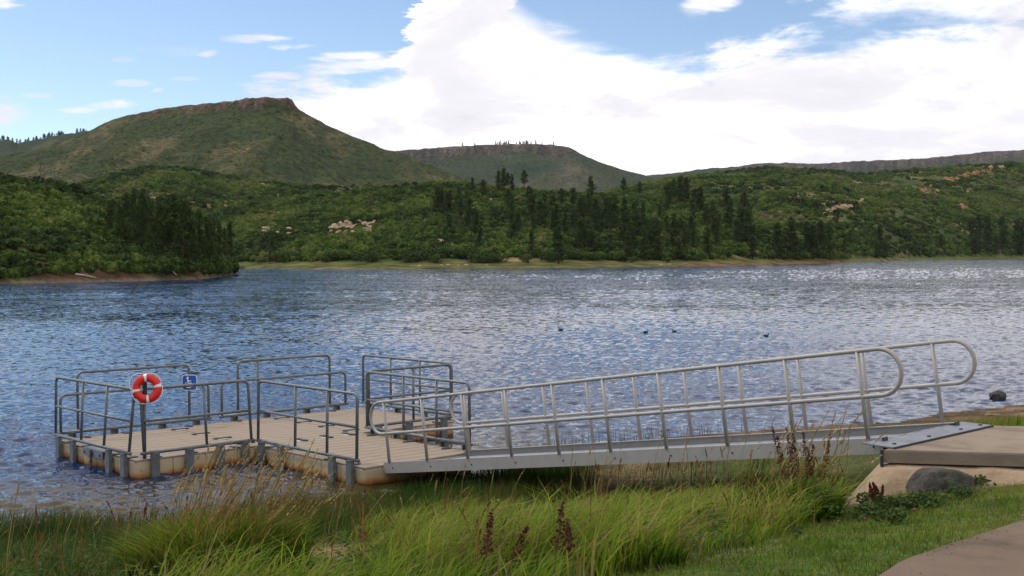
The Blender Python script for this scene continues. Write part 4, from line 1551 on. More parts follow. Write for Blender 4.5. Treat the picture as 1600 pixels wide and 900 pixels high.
# bushes that stand out one by one along the two shores
G = 'bushes along the headland bank'
for i in range(84):
    x = rp.uniform(-30, 366)
    Yb = float(LP.shore(x)) + rp.choice([rp.uniform(4, 12), rp.uniform(8, 40), rp.uniform(24, 60)])
    if x > 250:
        Yb = float(LP.shore(x)) + rp.uniform(6, 18)
    p = LP.at(x, Yb)
    lbh = 'green bush ' + ('low by the bank' if Yb - float(LP.shore(x)) < 12 else 'halfway up' if Yb - float(LP.shore(x)) < 30 else 'high') + ' on the headland, ' + ('at the left picture edge' if x < 40 else 'left of the tallest dead trunk' if x < 66 else 'under the dead trunks' if x < 120 else 'left of the pine stand' if x < 170 else 'under the left pines' if x < 225 else 'under the middle pines' if x < 290 else 'near the tip')
    bush(p, rp.uniform(0.8, 1.7), rp.choice([0, 0, 1, 2, 3]), lbh, G, rp.uniform(0.7, 1.0))
G = 'bushes at the foot of the far slope'
for i in range(90):
    x = rp.uniform(385, 1340)
    p = LN.hit(x, rp.uniform(398, 411))
    if p.z < 1.3:
        p = LN.at(x, float(LN.shore(x)) + rp.uniform(18, 34))
    bush(p, rp.uniform(1.6, 3.3), rp.choice([0, 0, 2, 3]), 'bush at the far slope foot, ' + ('beside the headland tip' if x < 420 else 'left of the outcrops' if x < 470 else 'under the small outcrop' if x < 515 else 'under the large outcrop' if x < 590 else 'right of the outcrops' if x < 650 else 'left of the pine belt' if x < 720 else zone(x)), G, rp.uniform(0.75, 1.0))
for x, y, r, lb in [(577, 410, 3.2, 'round dark bush alone on the shore meadow below the outcrops'), (655, 409, 3.0, 'dark bush at the water edge of the far meadow'), (1372, 403, 4.2, 'large dark bush at the left end of the right meadow'), (1384, 404, 3.8, 'dark bush beside the larger one at the left end of the right meadow')]:
    p = (LN if x < 1300 else LR).hit(x, y)
    bush(p, r, 2, lb)

# ------------------------------------------------------------------ pale rock outcrops
CLEAR = []


def outcrop(layer, x0, x1, y0, y1, n, mat, label, seed, smin=3, smax=9, slant=False):
    rs = random.Random(seed)
    c = layer.hit((x0 + x1) / 2, (y0 + y1) / 2)
    t = thing('rock_outcrop', label, 'outcrop', c)
    for k in range(n):
        px_ = rs.uniform(x0, x1)
        py_ = rs.uniform(y0, y1)
        if slant:
            py_ = y1 + (y0 - y1) * (px_ - x0) / (x1 - x0) + rs.gauss(0, 2.2)
        p = layer.hit(px_, py_)
        s = px_h(p, rs.uniform(smin, smax)) * 1.25
        CLEAR.append((p.x, p.y, s * 1.1))
        CLEAR.append((p.x, p.y - s * 1.8, s * 1.3))
        o = link('rock', rock_mesh('rock', (s * rs.uniform(0.6, 1.3), s * 0.9, s * rs.uniform(0.6, 1.15)), seed * 50 + k, mat, 2, 0.5), t, p - c + Vector((0, 0, -s * 0.12)))
        o.rotation_euler = (0, rs.uniform(-.3, .3), rs.uniform(-0.5, 0.5))


outcrop(LN, 414, 460, 355, 368, 30, M_ROCKFACE, 'pale sandstone outcrop, smaller and left of the larger one above the far shore', 1, 2.5, 6.5)
outcrop(LN, 516, 588, 348, 368, 54, M_ROCKFACE, 'large broken pale sandstone outcrop in the brush above the far shore', 2, 2.5, 7.5)
outcrop(LN, 668, 700, 376, 382, 7, M_ROCKFACE, 'small low pale rocks in the brush right of the large outcrop', 3, 3, 6)
outcrop(LR, 1288, 1352, 315, 331, 40, M_ROCKFACE, 'tan rock band on the right hillside, lower left of the orange scar', 4, 1.8, 4.5, True)
outcrop(LR, 1476, 1548, 265, 283, 80, M_ROCKRED, 'long orange rock scar high on the right hillside', 5, 1.6, 3.6, True)
outcrop(LR, 1545, 1572, 261, 268, 8, M_ROCKFACE, 'small pale rocks at the upper end of the orange scar', 6, 2, 5)
outcrop(LR, 1436, 1466, 296, 304, 8, M_ROCKRED, 'small orange rocks in the middle of the right hillside', 7, 2, 5)
outcrop(LR, 1500, 1528, 320, 328, 6, M_ROCKRED, 'small reddish rocks low on the right hillside', 8, 2, 5)
outcrop(LN, 1040, 1100, 325, 340, 9, M_ROCKFACE, 'scattered tan rocks on the crest right of the scattered pines', 9, 2, 5)
outcrop(LN, 610, 640, 316, 322, 5, M_ROCKFACE, 'few small tan rocks near the top of the brushy slope', 10, 2, 4)
# stones and driftwood at the water
for i, (x, d, r) in enumerate([(690, 4, .5), (700, 3, .7), (655, 3, .5), (728, 4, .6), (716, 3, .4), (760, 3, .4), (1032, 2, .5), (1046, 2, .6)]):
    p = LN.at(x, float(LN.shore(x)) + d + 6)
    rock('shore_rock', 'small pale stone at the waterline of the far meadow', p, (r * 1.4, r, r * 0.7), 40 + i, M_ROCKFACE, 2, 0, 'stones on the far waterline')
for x0, y0, x1, y1, lb in [(118, 430, 150, 436, 'bleached driftwood log lying on the headland beach, leftmost'), (318, 424, 345, 430, 'bleached driftwood log at the tip of the headland'), (205, 404, 270, 406, 'long pale fallen log on the headland slope under the pines'), (262, 420, 276, 431, 'leaning pale log on the headland bank')]:
    a, b = LP.hit(x0, y0), LP.hit(x1, y1)
    c = (a + b) / 2
    mb = MB().tube([a - c + Vector((0, 0, .12)), Vector((0, 0, 0.2)), b - c + Vector((0, 0, .12))], [0.17, 0.14, 0.08], 7)
    mb.tube([Vector((0, 0, 0.2)), Vector((0.3, -0.3, 0.6))], [0.06, 0.02], 5)
    tag(build(mb, 'driftwood_log', M_LOG, None, True, c), lb, 'log')

# ------------------------------------------------------------------ oak brush that covers the hills (one mass)
def brush_nodes(name, leaf_seed, faces):
    """instances a leafy clump, grown inside the node tree, on every point of the mesh it is put on"""
    ng = bpy.data.node_groups.new(name, 'GeometryNodeTree')
    ng.interface.new_socket('Geometry', in_out='INPUT', socket_type='NodeSocketGeometry')
    ng.interface.new_socket('Geometry', in_out='OUTPUT', socket_type='NodeSocketGeometry')
    nd = ng.nodes.new
    L = ng.links.new
    gi, go = nd('NodeGroupInput'), nd('NodeGroupOutput')
    variants = []
    for v in range(3):
        ico = nd('GeometryNodeMeshIcoSphere')
        ico.inputs['Radius'].default_value = 0.85
        ico.inputs['Subdivisions'].default_value = 2
        sp = nd('GeometryNodeSetPosition')
        L(ico.outputs[0], sp.inputs['Geometry'])
        nz = nd('ShaderNodeTexNoise')
        nz.noise_dimensions = '4D'
        nz.inputs['W'].default_value = leaf_seed + v * 3.7
        nz.inputs['Scale'].default_value = 1.6
        sub = nd('ShaderNodeVectorMath')
        sub.operation = 'SUBTRACT'
        L(nz.outputs['Color'], sub.inputs[0])
        sub.inputs[1].default_value = (0.5, 0.5, 0.42)
        mul = nd('ShaderNodeVectorMath')
        mul.operation = 'SCALE'
        L(sub.outputs[0], mul.inputs[0])
        mul.inputs['Scale'].default_value = 1.5
        L(mul.outputs[0], sp.inputs['Offset'])
        dp = nd('GeometryNodeDistributePointsOnFaces')
        L(sp.outputs[0], dp.inputs['Mesh'])
        dp.inputs['Density'].default_value = faces
        dp.inputs['Seed'].default_value = v + int(leaf_seed)
        leaf = nd('GeometryNodeMeshCircle')
        leaf.fill_type = 'NGON'
        leaf.inputs['Vertices'].default_value = 4
        leaf.inputs['Radius'].default_value = 0.24
        iop = nd('GeometryNodeInstanceOnPoints')
        L(dp.outputs['Points'], iop.inputs['Points'])
        L(leaf.outputs[0], iop.inputs['Instance'])
        rr = nd('FunctionNodeRandomValue')
        rr.data_type = 'FLOAT_VECTOR'
        rr.inputs[1].default_value = (6.28, 6.28, 6.28)
        L(rr.outputs[0], iop.inputs['Rotation'])
        rl = nd('GeometryNodeRealizeInstances')
        L(iop.outputs[0], rl.inputs[0])
        sc = nd('GeometryNodeTransform')
        sc.inputs['Scale'].default_value = (0.86, 0.86, 0.86)
        L(sp.outputs[0], sc.inputs[0])
        jn = nd('GeometryNodeJoinGeometry')
        L(rl.outputs[0], jn.inputs[0])
        L(sc.outputs[0], jn.inputs[0])
        sm = nd('GeometryNodeSetMaterial')
        sm.inputs['Material'].default_value = M_BRUSH
        L(jn.outputs[0], sm.inputs[0])
        variants.append(sm)
    g2i = nd('GeometryNodeGeometryToInstance')
    for v in reversed(variants):
        L(v.outputs[0], g2i.inputs[0])
    io = nd('GeometryNodeInstanceOnPoints')
    L(gi.outputs[0], io.inputs['Points'])
    L(g2i.outputs[0], io.inputs['Instance'])
    io.inputs['Pick Instance'].default_value = True
    at = nd('GeometryNodeInputNamedAttribute')
    at.data_type = 'FLOAT_VECTOR'
    at.inputs['Name'].default_value = 'size'
    L(at.outputs['Attribute'], io.inputs['Scale'])
    rz = nd('FunctionNodeRandomValue')
    rz.data_type = 'FLOAT_VECTOR'
    rz.inputs[1].default_value = (0, 0, 6.28)
    L(rz.outputs[0], io.inputs['Rotation'])
    L(io.outputs[0], go.inputs[0])
    return ng


def brush_material():
    m = bpy.data.materials.new('oak_brush_leaves')
    m.use_nodes = True
    N = Nodes(m.node_tree)
    at = N.n('ShaderNodeAttribute', attribute_name='tint')
    at.attribute_type = 'INSTANCER'
    geo = N.n('ShaderNodeNewGeometry')
    n = N.noise(geo.outputs['Position'], 0.55, 4, 0.6)
    k = N.m('ADD', at.outputs['Fac'], N.m('MULTIPLY_ADD', n, 0.5, -0.25))
    c = N.ramp(k, [(0.0, (.020, .034, .010)), (0.3, (.046, .076, .017)), (0.6, (.088, .136, .024)), (0.85, (.135, .170, .036)), (1.0, (.18, .17, .07))])
    p = N.n('ShaderNodeBsdfPrincipled')
    N.l(c, p.inputs['Base Color'])
    p.inputs['Roughness'].default_value = 0.75
    p.inputs['Specular IOR Level'].default_value = 0.1
    t = N.n('ShaderNodeBsdfTranslucent')
    N.l(c, t.inputs[0])
    mx = N.n('ShaderNodeMixShader')
    mx.inputs[0].default_value = 0.2
    N.l(p.outputs[0], mx.inputs[1])
    N.l(t.outputs[0], mx.inputs[2])
    out = N.n('ShaderNodeOutputMaterial')
    N.l(mx.outputs[0], out.inputs[0])
    return m


M_BRUSH = brush_material()
NG_BRUSH = brush_nodes('brush', 3, 9.0)


def brush(layer, n, xa, xb, qa, qb, r0, r1, thin, label, seed, tint0=0.45, zmin=2.2):
    rs = np.random.default_rng(seed)
    xp = rs.uniform(xa, xb, n * 3)
    q = rs.uniform(qa, qb, n * 3)
    Ys, Yr = layer.shore(xp), layer.ridge_d(xp)
    Y = Ys + (Yr - Ys) * q
    keep = rs.uniform(0, 1, n * 3) < Y / Y.max()          # even cover over the ground
    X = Y * (xp - 800) / F_PX
    dn = fbm(X / 45, Y / 45, 4, seed + 1)
    keep &= dn + rs.uniform(-0.2, 0.2, n * 3) < thin
    Z = layer.z(X, Y)
    keep &= Z > zmin
    for cx, cy, cr in CLEAR:
        keep &= (X - cx) ** 2 + (Y - cy) ** 2 > cr * cr
    X, Y, Z, dn, xp = X[keep][:n], Y[keep][:n], Z[keep][:n], dn[keep][:n], xp[keep][:n]
    m = len(X)
    s = rs.uniform(r0, r1, m) * (1 + 0.3 * rs.normal(size=m).clip(-1, 1.5))
    tint = np.clip(tint0 + 1.3 * fbm(X / 28, Y / 40, 4, seed + 2) + 0.5 * fbm(X / 110, Y / 110, 2, seed + 3) + rs.normal(0, 0.17, m), 0, 1)
    V = np.stack([X, Y, Z + s * 0.25], -1)
    me = bpy.data.meshes.new('oak_brush')
    me.vertices.add(m)
    me.vertices.foreach_set('co', V.astype(np.float32).ravel())
    a = me.attributes.new('size', 'FLOAT_VECTOR', 'POINT')
    a.data.foreach_set('vector', np.stack([s, s, s * rs.uniform(0.6, 0.95, m)], -1).astype(np.float32).ravel())
    a = me.attributes.new('tint', 'FLOAT', 'POINT')
    a.data.foreach_set('value', tint.astype(np.float32))
    me.materials.append(M_BRUSH)
    o = link('oak_brush', me)
    md = o.modifiers.new('brush', 'NODES')
    md.node_group = NG_BRUSH
    tag(o, label, 'brush', None, 'stuff')
    return o


brush(LN, 26000, 225, 1400, 0.10, 1.02, 0.7, 1.8, 0.09, 'green oak brush covering the near slope across the lake', 601, 0.52)
brush(LR, 32000, 860, 1900, 0.06, 1.02, 0.9, 2.3, 0.085, 'green oak brush covering the right-hand hillside', 611, 0.54)
brush(LL, 16000, -300, 1000, 0.05, 1.02, 1.0, 2.4, 0.12, 'darker oak brush on the middle hill below the mesa', 621, 0.42)
brush(LP, 7000, -300, 366, -0.02, 1.05, 0.45, 1.2, 0.36, 'bright green brush over the left headland', 631, 0.42, 0.75)
brush(LM, 6000, -400, 850, 0.02, 0.95, 0.3, 0.85, 0.06, 'low dark scrub scattered on the slopes of the mesa', 641, 0.52)

# ------------------------------------------------------------------ grasses on the near bank
def grass(name, X, Y, h, w, cols, lean, phi, droop=0.25, label=None, cat='grass', kind='stuff', zoff=0.0, segs=3, loc=None):
    """curved, tapering blades: h height, lean sideways reach at the tip, phi heading of the lean"""
    n = len(X)
    z0 = ground_z(X, Y) + zoff
    dx, dy = np.cos(phi), np.sin(phi)
    wa = phi + np.pi / 2 + RNG.normal(0, 0.7, n)
    wx, wy = np.cos(wa), np.sin(wa)
    V = np.zeros((n, 2 * segs + 1, 3))
    for i in range(segs + 1):
        t = i / segs
        px = X + dx * lean * t ** 1.8
        py = Y + dy * lean * t ** 1.8
        pz = z0 + h * (t - droop * t ** 3) - 0.02
        hw = 0.5 * w * (1 - t) ** 0.7 if i < segs else 0 * w
        if i < segs:
            V[:, 2 * i] = np.stack([px - wx * hw, py - wy * hw, pz], -1)
            V[:, 2 * i + 1] = np.stack([px + wx * hw, py + wy * hw, pz], -1)
        else:
            V[:, 2 * i] = np.stack([px, py, pz], -1)
    b = (np.arange(n) * (2 * segs + 1))[:, None]
    Q = np.concatenate([b + np.array([2 * i, 2 * i + 1, 2 * i + 3, 2 * i + 2]) for i in range(segs - 1)])
    T = b + np.array([2 * segs - 2, 2 * segs - 1, 2 * segs])
    C = np.repeat(cols[:, None, :], 2 * segs + 1, 1)
    P = V.reshape(-1, 3)
    if loc is not None:
        P = P - np.array(loc)
    me = np_mesh(name, P, [Q, T], M_GRASS, smooth=True, cols={'col': C.reshape(-1, 3)})
    o = link(name, me, None, loc)
    tag(o, label, cat if kind == 'thing' else None, None, None if kind == 'thing' else kind)
    return o


def scatter(n, x0, x1, y0, y1, ok):
    X, Y = RNG.uniform(x0, x1, n), RNG.uniform(y0, y1, n)
    k = RNG.uniform(0, 1, n) < ok(X, Y)
    return X[k], Y[k]


def tones(X, Y, stops, seed, sp=0.25):
    return lerp_cols(stops, np.clip(0.5 + 1.3 * fbm(X * 0.9, Y * 0.9, 3, seed) + RNG.normal(0, sp, len(X)), 0, 1))


def patches(X, Y, stops, seed):
    """clump by clump colour: young, ripe and dry clumps, and straw-coloured dead blades"""
    t = 0.30 + 0.45 * sstep(0.25, 0.75, vnoise(X * 1.6, Y * 1.1, seed)) + 0.7 * fbm(X * 2.6, Y * 2.6, 3, seed + 5) + RNG.normal(0, 0.22, len(X))
    c = lerp_cols(stops, np.clip(t, 0, 1))
    dead = RNG.uniform(0, 1, len(X)) < 0.07
    c[dead] = lerp_cols([(0, A3(.16, .11, .04)), (1, A3(.34, .27, .13))], RNG.uniform(0, 1, dead.sum()))
    return c


def off_slab(X, Y):
    """1 where neither the slab nor its overspill lies"""
    u = (X - 3.53) * 0.977 - (Y - 11.60) * 0.213
    v = (X - 3.53) * 0.213 + (Y - 11.60) * 0.977
    return 1.0 - ((u > -0.30) & (v > -0.36) & (v < 1.95) & (u < 6)) * 1.0


GREEN = [(0, A3(.030, .066, .006)), (0.3, A3(.088, .160, .010)), (0.65, A3(.140, .212, .014)), (0.9, A3(.22, .245, .026)), (1, A3(.27, .19, .07))]
DARKG = [(0, A3(.018, .040, .006)), (0.5, A3(.038, .078, .011)), (0.85, A3(.075, .112, .017)), (1, A3(.17, .13, .045))]
OLIVE = [(0, A3(.035, .045, .012)), (0.5, A3(.070, .080, .020)), (0.8, A3(.12, .105, .035)), (1, A3(.19, .13, .055))]
TUSS = [(0, A3(.018, .046, .005)), (0.45, A3(.060, .125, .008)), (0.85, A3(.14, .21, .015)), (1, A3(.24, .23, .04))]
LAWN = [(0, A3(.050, .10, .010)), (0.45, A3(.125, .185, .018)), (0.8, A3(.20, .24, .034)), (1, A3(.24, .18, .08))]
sX = lambda X, Y: inland(X, Y)

# long drooping grass in the middle
def ok_mid(X, Y):
    s = inland(X, Y)
    return sstep(1.6, 3.0, s - 1.7 * sstep(-0.6, 0.6, X)) * (1 - lawn_mask(X, Y)) * (1 - bare_mask(X, Y)) * off_slab(X, Y) * sstep(-2.2, -1.4, X) * sstep(1335, 1290, 800 + F_PX * X / Y) * (0.3 + 0.65 * sstep(-.15, .12, fbm(X * 1.1, Y * 1.1, 3, 701)))
X, Y = scatter(52000, -2.4, 3.7, 6.0, 17.5, ok_mid)
h = 0.88 * RNG.uniform(0.35, 0.68, len(X)) * (0.45 + 0.85 * sstep(0.2, 0.8, vnoise(X * 1.6, Y * 1.1, 703))) * (0.58 + 0.42 * sstep(4.0, 7.0, inland(X, Y))) * (1 - 0.25 * sstep(0.5, 1.5, X)) * low_spot(X, Y)
grass('grass', X, Y, h, RNG.uniform(0.006, 0.017, len(X)), patches(X, Y, GREEN, 703), h * RNG.uniform(0.25, 1.2, len(X)), RNG.normal(0.1, 1.0, len(X)), 0.34, 'long drooping green grass on the bank below the gangway')
# sedge along the waterline
def ok_sedge(X, Y):
    s = inland(X, Y)
    return sstep(-0.5, 0.3, s) * sstep(3.2, 1.6, s) * sstep(-3.6, -2.8, X) * sstep(1.4, 0.6, X) * (1 - bare_mask(X, Y))
X, Y = scatter(26000, -3.6, 1.4, 12.5, 20, ok_sedge)
grass('grass', X, Y, RNG.uniform(0.18, 0.36, len(X)), RNG.uniform(0.006, 0.010, len(X)), tones(X, Y, DARKG, 711, 0.2), RNG.uniform(0.02, 0.16, len(X)), RNG.uniform(0, 6.28, len(X)), 0.1, 'dark green sedge along the waterline in front of the dock')
# olive sedge and weeds on the left
def ok_left(X, Y):
    s = inland(X, Y)
    return sstep(-0.3, 0.5, s) * sstep(-1.5, -2.3, X) * (1 - bare_mask(X, Y)) * (0.5 + 0.5 * sstep(-.2, .1, fbm(X * 0.9, Y * 0.9, 3, 721)))
X, Y = scatter(52000, -9.0, -1.4, 6.2, 16, ok_left)
s = inland(X, Y)
h = RNG.uniform(0.18, 0.40, len(X)) * (0.55 + 0.9 * vnoise(X * 1.4, Y * 1.2, 723)) * low_spot(X, Y)
grass('grass', X, Y, h, RNG.uniform(0.006, 0.010, len(X)), np.where((s < 1.5)[:, None], tones(X, Y, OLIVE, 725), patches(X, Y, DARKG, 727)), h * RNG.uniform(0.1, 0.9, len(X)), RNG.normal(0.2, 1.3, len(X)), 0.25, 'olive sedge and low grass between the big tussock and the left picture edge')
# mown strip beside the path
def ok_lawn(X, Y):
    return lawn_mask(X, Y) * (path_side(X, Y) < 0.05 + 0.28 * fbm(X * 5, Y * 5, 3, 731)) * off_slab(X, Y) * (0.4 + 0.6 * sstep(-.25, .05, fbm(X * 2, Y * 2, 3, 733)))
X, Y = scatter(150000, -0.2, 8.0, 5.8, 12.6, ok_lawn)
n = len(X)
grass('grass', X, Y, RNG.uniform(0.03, 0.10, n), RNG.uniform(0.005, 0.009, n), tones(X, Y, LAWN, 735, 0.28), RNG.uniform(0.01, 0.08, n), RNG.uniform(0, 6.28, n), 0.2, 'short mown grass between the path and the long grass', segs=2)
# dry clippings lying on it
X, Y = scatter(12000, 0.2, 7.0, 5.8, 12, lambda X, Y: ok_lawn(X, Y) * sstep(0.02, 0.2, fbm(X * 1.4, Y * 2.0, 3, 741)))
n = len(X)
grass('grass', X, Y, RNG.uniform(0.01, 0.05, n), RNG.uniform(0.005, 0.008, n), tones(X, Y, [(0, A3(.06, .05, .025)), (0.5, A3(.14, .115, .06)), (1, A3(.24, .20, .12))], 743), RNG.uniform(0.05, 0.16, n), RNG.uniform(0, 6.28, n), 0.6, 'dry clippings on the mown grass beside the path', zoff=0.05, segs=2)
# grass on the strip beyond the landing and along the right-hand shore
X, Y = scatter(40000, 3.2, 13, 13.2, 28, lambda X, Y: sstep(4.3, 4.9, X) * sstep(2.6, 4.2, inland(X, Y) + fbm(X * .8, Y * .8, 3, 751)) * off_slab(X, Y) * 0.8)
n = len(X)
grass('grass', X, Y, RNG.uniform(0.08, 0.28, n), RNG.uniform(0.008, 0.013, n), tones(X, Y, GREEN, 753), RNG.uniform(0.02, 0.12, n), RNG.uniform(0, 6.28, n), 0.2, 'bright grass strip behind the concrete landing', segs=2)
# under and beyond the gangway: rank dark growth, thin reeds in the shallows
X, Y = scatter(9000, 0.4, 4.2, 11.6, 22.0, lambda X, Y: sstep(0.1, 0.8, inland(X, Y)) * off_slab(X, Y) * 0.35 * sstep(2.9, 2.3, X))
n = len(X)
grass('grass', X, Y, RNG.uniform(0.12, 0.32, n), RNG.uniform(0.007, 0.011, n), tones(X, Y, OLIVE, 761), RNG.uniform(0.02, 0.15, n), RNG.uniform(0, 6.28, n), 0.2, 'rank olive growth in the shade under the gangway', segs=2)
X, Y = scatter(900, 0.2, 4.5, 20.5, 23.2, lambda X, Y: sstep(-0.9, -0.2, inland(X, Y)) * sstep(0.35, 0.0, inland(X, Y)) * sstep(0.0, 0.15, fbm(X * 1.2, Y * 1.2, 3, 771)))
n = len(X)
grass('reeds', X, Y, RNG.uniform(0.2, 0.5, n), RNG.uniform(0.007, 0.01, n), tones(X, Y, OLIVE, 773), RNG.uniform(0.02, 0.2, n), RNG.uniform(0, 6.28, n), 0.15, 'thin reeds standing in the shallows beyond the gangway')


def stalks(name, X, Y, h, lean, phi, col_stem, col_head, label, head=0.22, hw=0.016, kind='stuff', cat=None, parent=None, loc=None):
    """thin bent stems that end in a narrow rough seed head"""
    V, Fs, C = [], [], []
    z0 = ground_z(X, Y)
    for i in range(len(X)):
        d = Vector((math.cos(phi[i]), math.sin(phi[i]), 0))
        def P(t):
            return Vector((X[i], Y[i], z0[i])) + d * (lean[i] * t ** 1.7) + Vector((0, 0, h[i] * (t - 0.08 * t ** 3)))
        side = Vector((-d.y, d.x, 0))
        side = (side + Vector((RNG.normal(0, .6), RNG.normal(0, .6), 0))).normalized()
        pts = [P(t) for t in (0, 0.4, 0.75, 1.0)]
        o = len(V)
        for k, p in enumerate(pts):
            ww = 0.0042 * (1 - 0.45 * k / 3)
            V += [p - side * ww, p + side * ww]
            C += [col_stem[i]] * 2
        Fs += [(o + 2 * k, o + 2 * k + 1, o + 2 * k + 3, o + 2 * k + 2) for k in range(3)]
        hl = head * RNG.uniform(0.7, 1.3) / max(h[i], 0.3)
        for k in range(9):
            t = 1 - hl + (hl + 0.05) * k / 8
            c = P(t)
            r = hw * math.sin(math.pi * (0.12 + 0.8 * k / 8)) * RNG.uniform(0.7, 1.3)
            a = RNG.uniform(0, 6.28)
            e = Vector((math.cos(a), math.sin(a), 0.0)) * r
            up = (P(min(t + 0.03, 1.1)) - c).normalized() * r * 1.9
            o = len(V)
            V += [c - e, c + e * 0.4 - up * 0.3, c + e + up, c - e * 0.2 + up * 1.2]
            C += [col_head[i]] * 4
            Fs += [(o, o + 1, o + 2, o + 3)]
    P_ = np.array([tuple(v) for v in V])
    if loc is not None:
        P_ = P_ - np.array(loc)
    me = np_mesh(name, P_, np.array(Fs), M_GRASS, cols={'col': np.array(C)})
    o = link(name, me, parent, loc if parent is None else None)
    if kind == 'stuff':
        tag(o, label, None, None, 'stuff')
    return o


# the big tussock at lower left: a plant of its own with leaves and golden seed stalks
def make_tussock(cx, cy, r, n, hh, label, ns, seed):
    loc = (cx, cy, gz(cx, cy))
    t = thing('grass_tussock', label, 'grass', loc)
    a, q = RNG.uniform(0, 6.28, n), r * np.sqrt(RNG.uniform(0, 1, n))
    X, Y = cx + q * np.cos(a), cy + 0.75 * q * np.sin(a)
    h = hh * RNG.uniform(0.55, 1.1, n) * (1 - 0.35 * (q / r) ** 2)
    o = grass('leaf_blades', X, Y, h, RNG.uniform(0.008, 0.020, n), tones(X, Y, TUSS, seed, 0.30), h * RNG.uniform(0.08, 0.62, n), a + RNG.normal(0, 0.7, n), 0.30, None, loc=loc)
    o.parent = t
    o.location = (0, 0, 0)
    o['kind'] = 'stuff'
    if ns:
        a, q = RNG.uniform(0, 6.28, ns), r * 0.85 * np.sqrt(RNG.uniform(0, 1, ns))
        X, Y = cx + q * np.cos(a) + 0.05, cy + q * np.sin(a)
        h = RNG.uniform(0.55, 1.02, ns)
        stem = lerp_cols([(0, A3(.10, .13, .02)), (0.5, A3(.16, .12, .03)), (1, A3(.28, .12, .035))], RNG.uniform(0, 1, ns))
        hd = lerp_cols([(0, A3(.24, .16, .06)), (1, A3(.42, .30, .13))], RNG.uniform(0, 1, ns))
        s = stalks('seed_stalks', X, Y, h, RNG.uniform(0.12, 0.42, ns), RNG.normal(0.15, 0.45, ns), stem, hd, None, 0.17, 0.011, 'part', None, t, loc)
        s['kind'] = 'stuff'


make_tussock(-2.02, 8.25, 0.58, 6500, 0.74, 'large green grass tussock with golden seed stalks in front of the dock', 190, 801)
make_tussock(-3.40, 7.55, 0.40, 1500, 0.36, 'coarse bright green tussock in the bottom left corner', 0, 803)
make_tussock(0.72, 7.1, 0.28, 900, 0.34, 'broad-bladed light green tussock at the edge of the mown grass', 0, 805)
make_tussock(2.25, 9.9, 0.42, 1900, 0.52, 'tall yellow-green tussock under the upper end of the gangway', 36, 807)
# loose pale stalks through the rest
X, Y = scatter(420, -5.6, 3.2, 7.4, 15, lambda X, Y: (1 - lawn_mask(X, Y)) * sstep(0.6, 1.5, inland(X, Y)) * off_slab(X, Y) * (0.25 + 0.75 * sstep(1.0, 2.0, X)))
n = len(X)
stalks('seed_stalks', X, Y, RNG.uniform(0.45, 0.85, n), RNG.uniform(0.05, 0.35, n), RNG.normal(0.2, 0.9, n), lerp_cols([(0, A3(.10, .10, .03)), (1, A3(.26, .20, .09))], RNG.uniform(0, 1, n)), lerp_cols([(0, A3(.20, .15, .06)), (1, A3(.36, .28, .13))], RNG.uniform(0, 1, n)), 'loose pale seed stalks standing above the long grass', 0.10, 0.008)

# ------------------------------------------------------------------ dock weed, flowers, leafy weeds
def dock_weed(x, y, h, stems, label, spread=0.1, lean=0.1, width=0.026):
    loc = (x, y, gz(x, y))
    t = thing('dock_weed', label, 'plant', loc)
    rs = np.random.default_rng(int(abs(x * 1000 + y * 77)))
    for k in range(stems):
        hh = h * rs.uniform(0.75, 1.0) if k else h
        dx, dy = rs.normal(lean, spread), rs.normal(0, spread)
        bx, by = rs.normal(0, spread * 0.5), rs.normal(0, spread * 0.5)
        P = lambda t: Vector((bx + dx * hh * t ** 1.2, by + dy * hh * t ** 1.2, hh * t))
        st = build(MB().tube([P(0), P(0.4), P(0.75), P(1)], [0.006, 0.005, 0.004, 0.002], 5), 'stem', M_STEM, t)
        V, Fs = [], []
        for j in range(170):
            u = 0.42 + 0.58 * rs.random()
            c = P(u)
            w = width * (1.15 - u) * 1.9 * rs.random() ** 0.5
            a = rs.uniform(0, 6.28)
            c = c + Vector((math.cos(a) * w, math.sin(a) * w, rs.normal(0, 0.008)))
            e = Vector(rs.normal(size=3)).normalized() * 0.009
            f = Vector(rs.normal(size=3)).normalized() * 0.009
            o = len(V)
            V += [c - e, c + f, c + e, c - f]
            Fs.append((o, o + 1, o + 2, o + 3))
        build(MB().add(V, Fs), 'seed_head', M_DOCKWEED, st)['kind'] = 'stuff'


def at_px(xp, yp, zc=None):
    """point of the near bank on a sight line"""
    Yv = np.linspace(5, 26, 1500)
    Xv = Yv * (xp - 800) / F_PX
    zl = CAM_Z + Yv * float(slope(xp, yp))
    k = np.nonzero(ground_z(Xv, Yv) >= zl)[0]
    k = int(k[0]) if len(k) else len(Yv) - 1
    return float(Xv[k]), float(Yv[k])


for xp, yb, yt, n, lb, ln in [(752, 925, 800, 1, 'dark red dock weed spike, leftmost of four in the long grass', 0.12), (778, 925, 825, 1, 'dark red dock weed leaning right, second of four in the long grass', 0.42),
                              (860, 922, 786, 1, 'tallest dark red dock weed spike, third of four in the long grass', 0.12), (886, 920, 812, 1, 'straight dark red dock weed spike, rightmost of four', -0.02), (741, 890, 815, 1, 'thin brown weed spike just left of the dark red ones', 0.02)]:
    x, y = at_px(xp, yb)
    top = CAM_Z + y * float(slope(xp, yt))
    dock_weed(x, y, top - gz(x, y), n, lb, 0.02, ln, 0.032)
x, y = at_px(1262, 800)
dock_weed(x, y, CAM_Z + y * float(slope(1262, 668)) - gz(x, y), 9, 'big brown dock weed with many stems in front of the gangway beam', 0.13, 0.02, 0.03)
x, y = at_px(1375, 800)
dock_weed(x, y, 0.24, 5, 'small reddish weed at the left foot of the concrete overspill', 0.15, 0.0, 0.02)

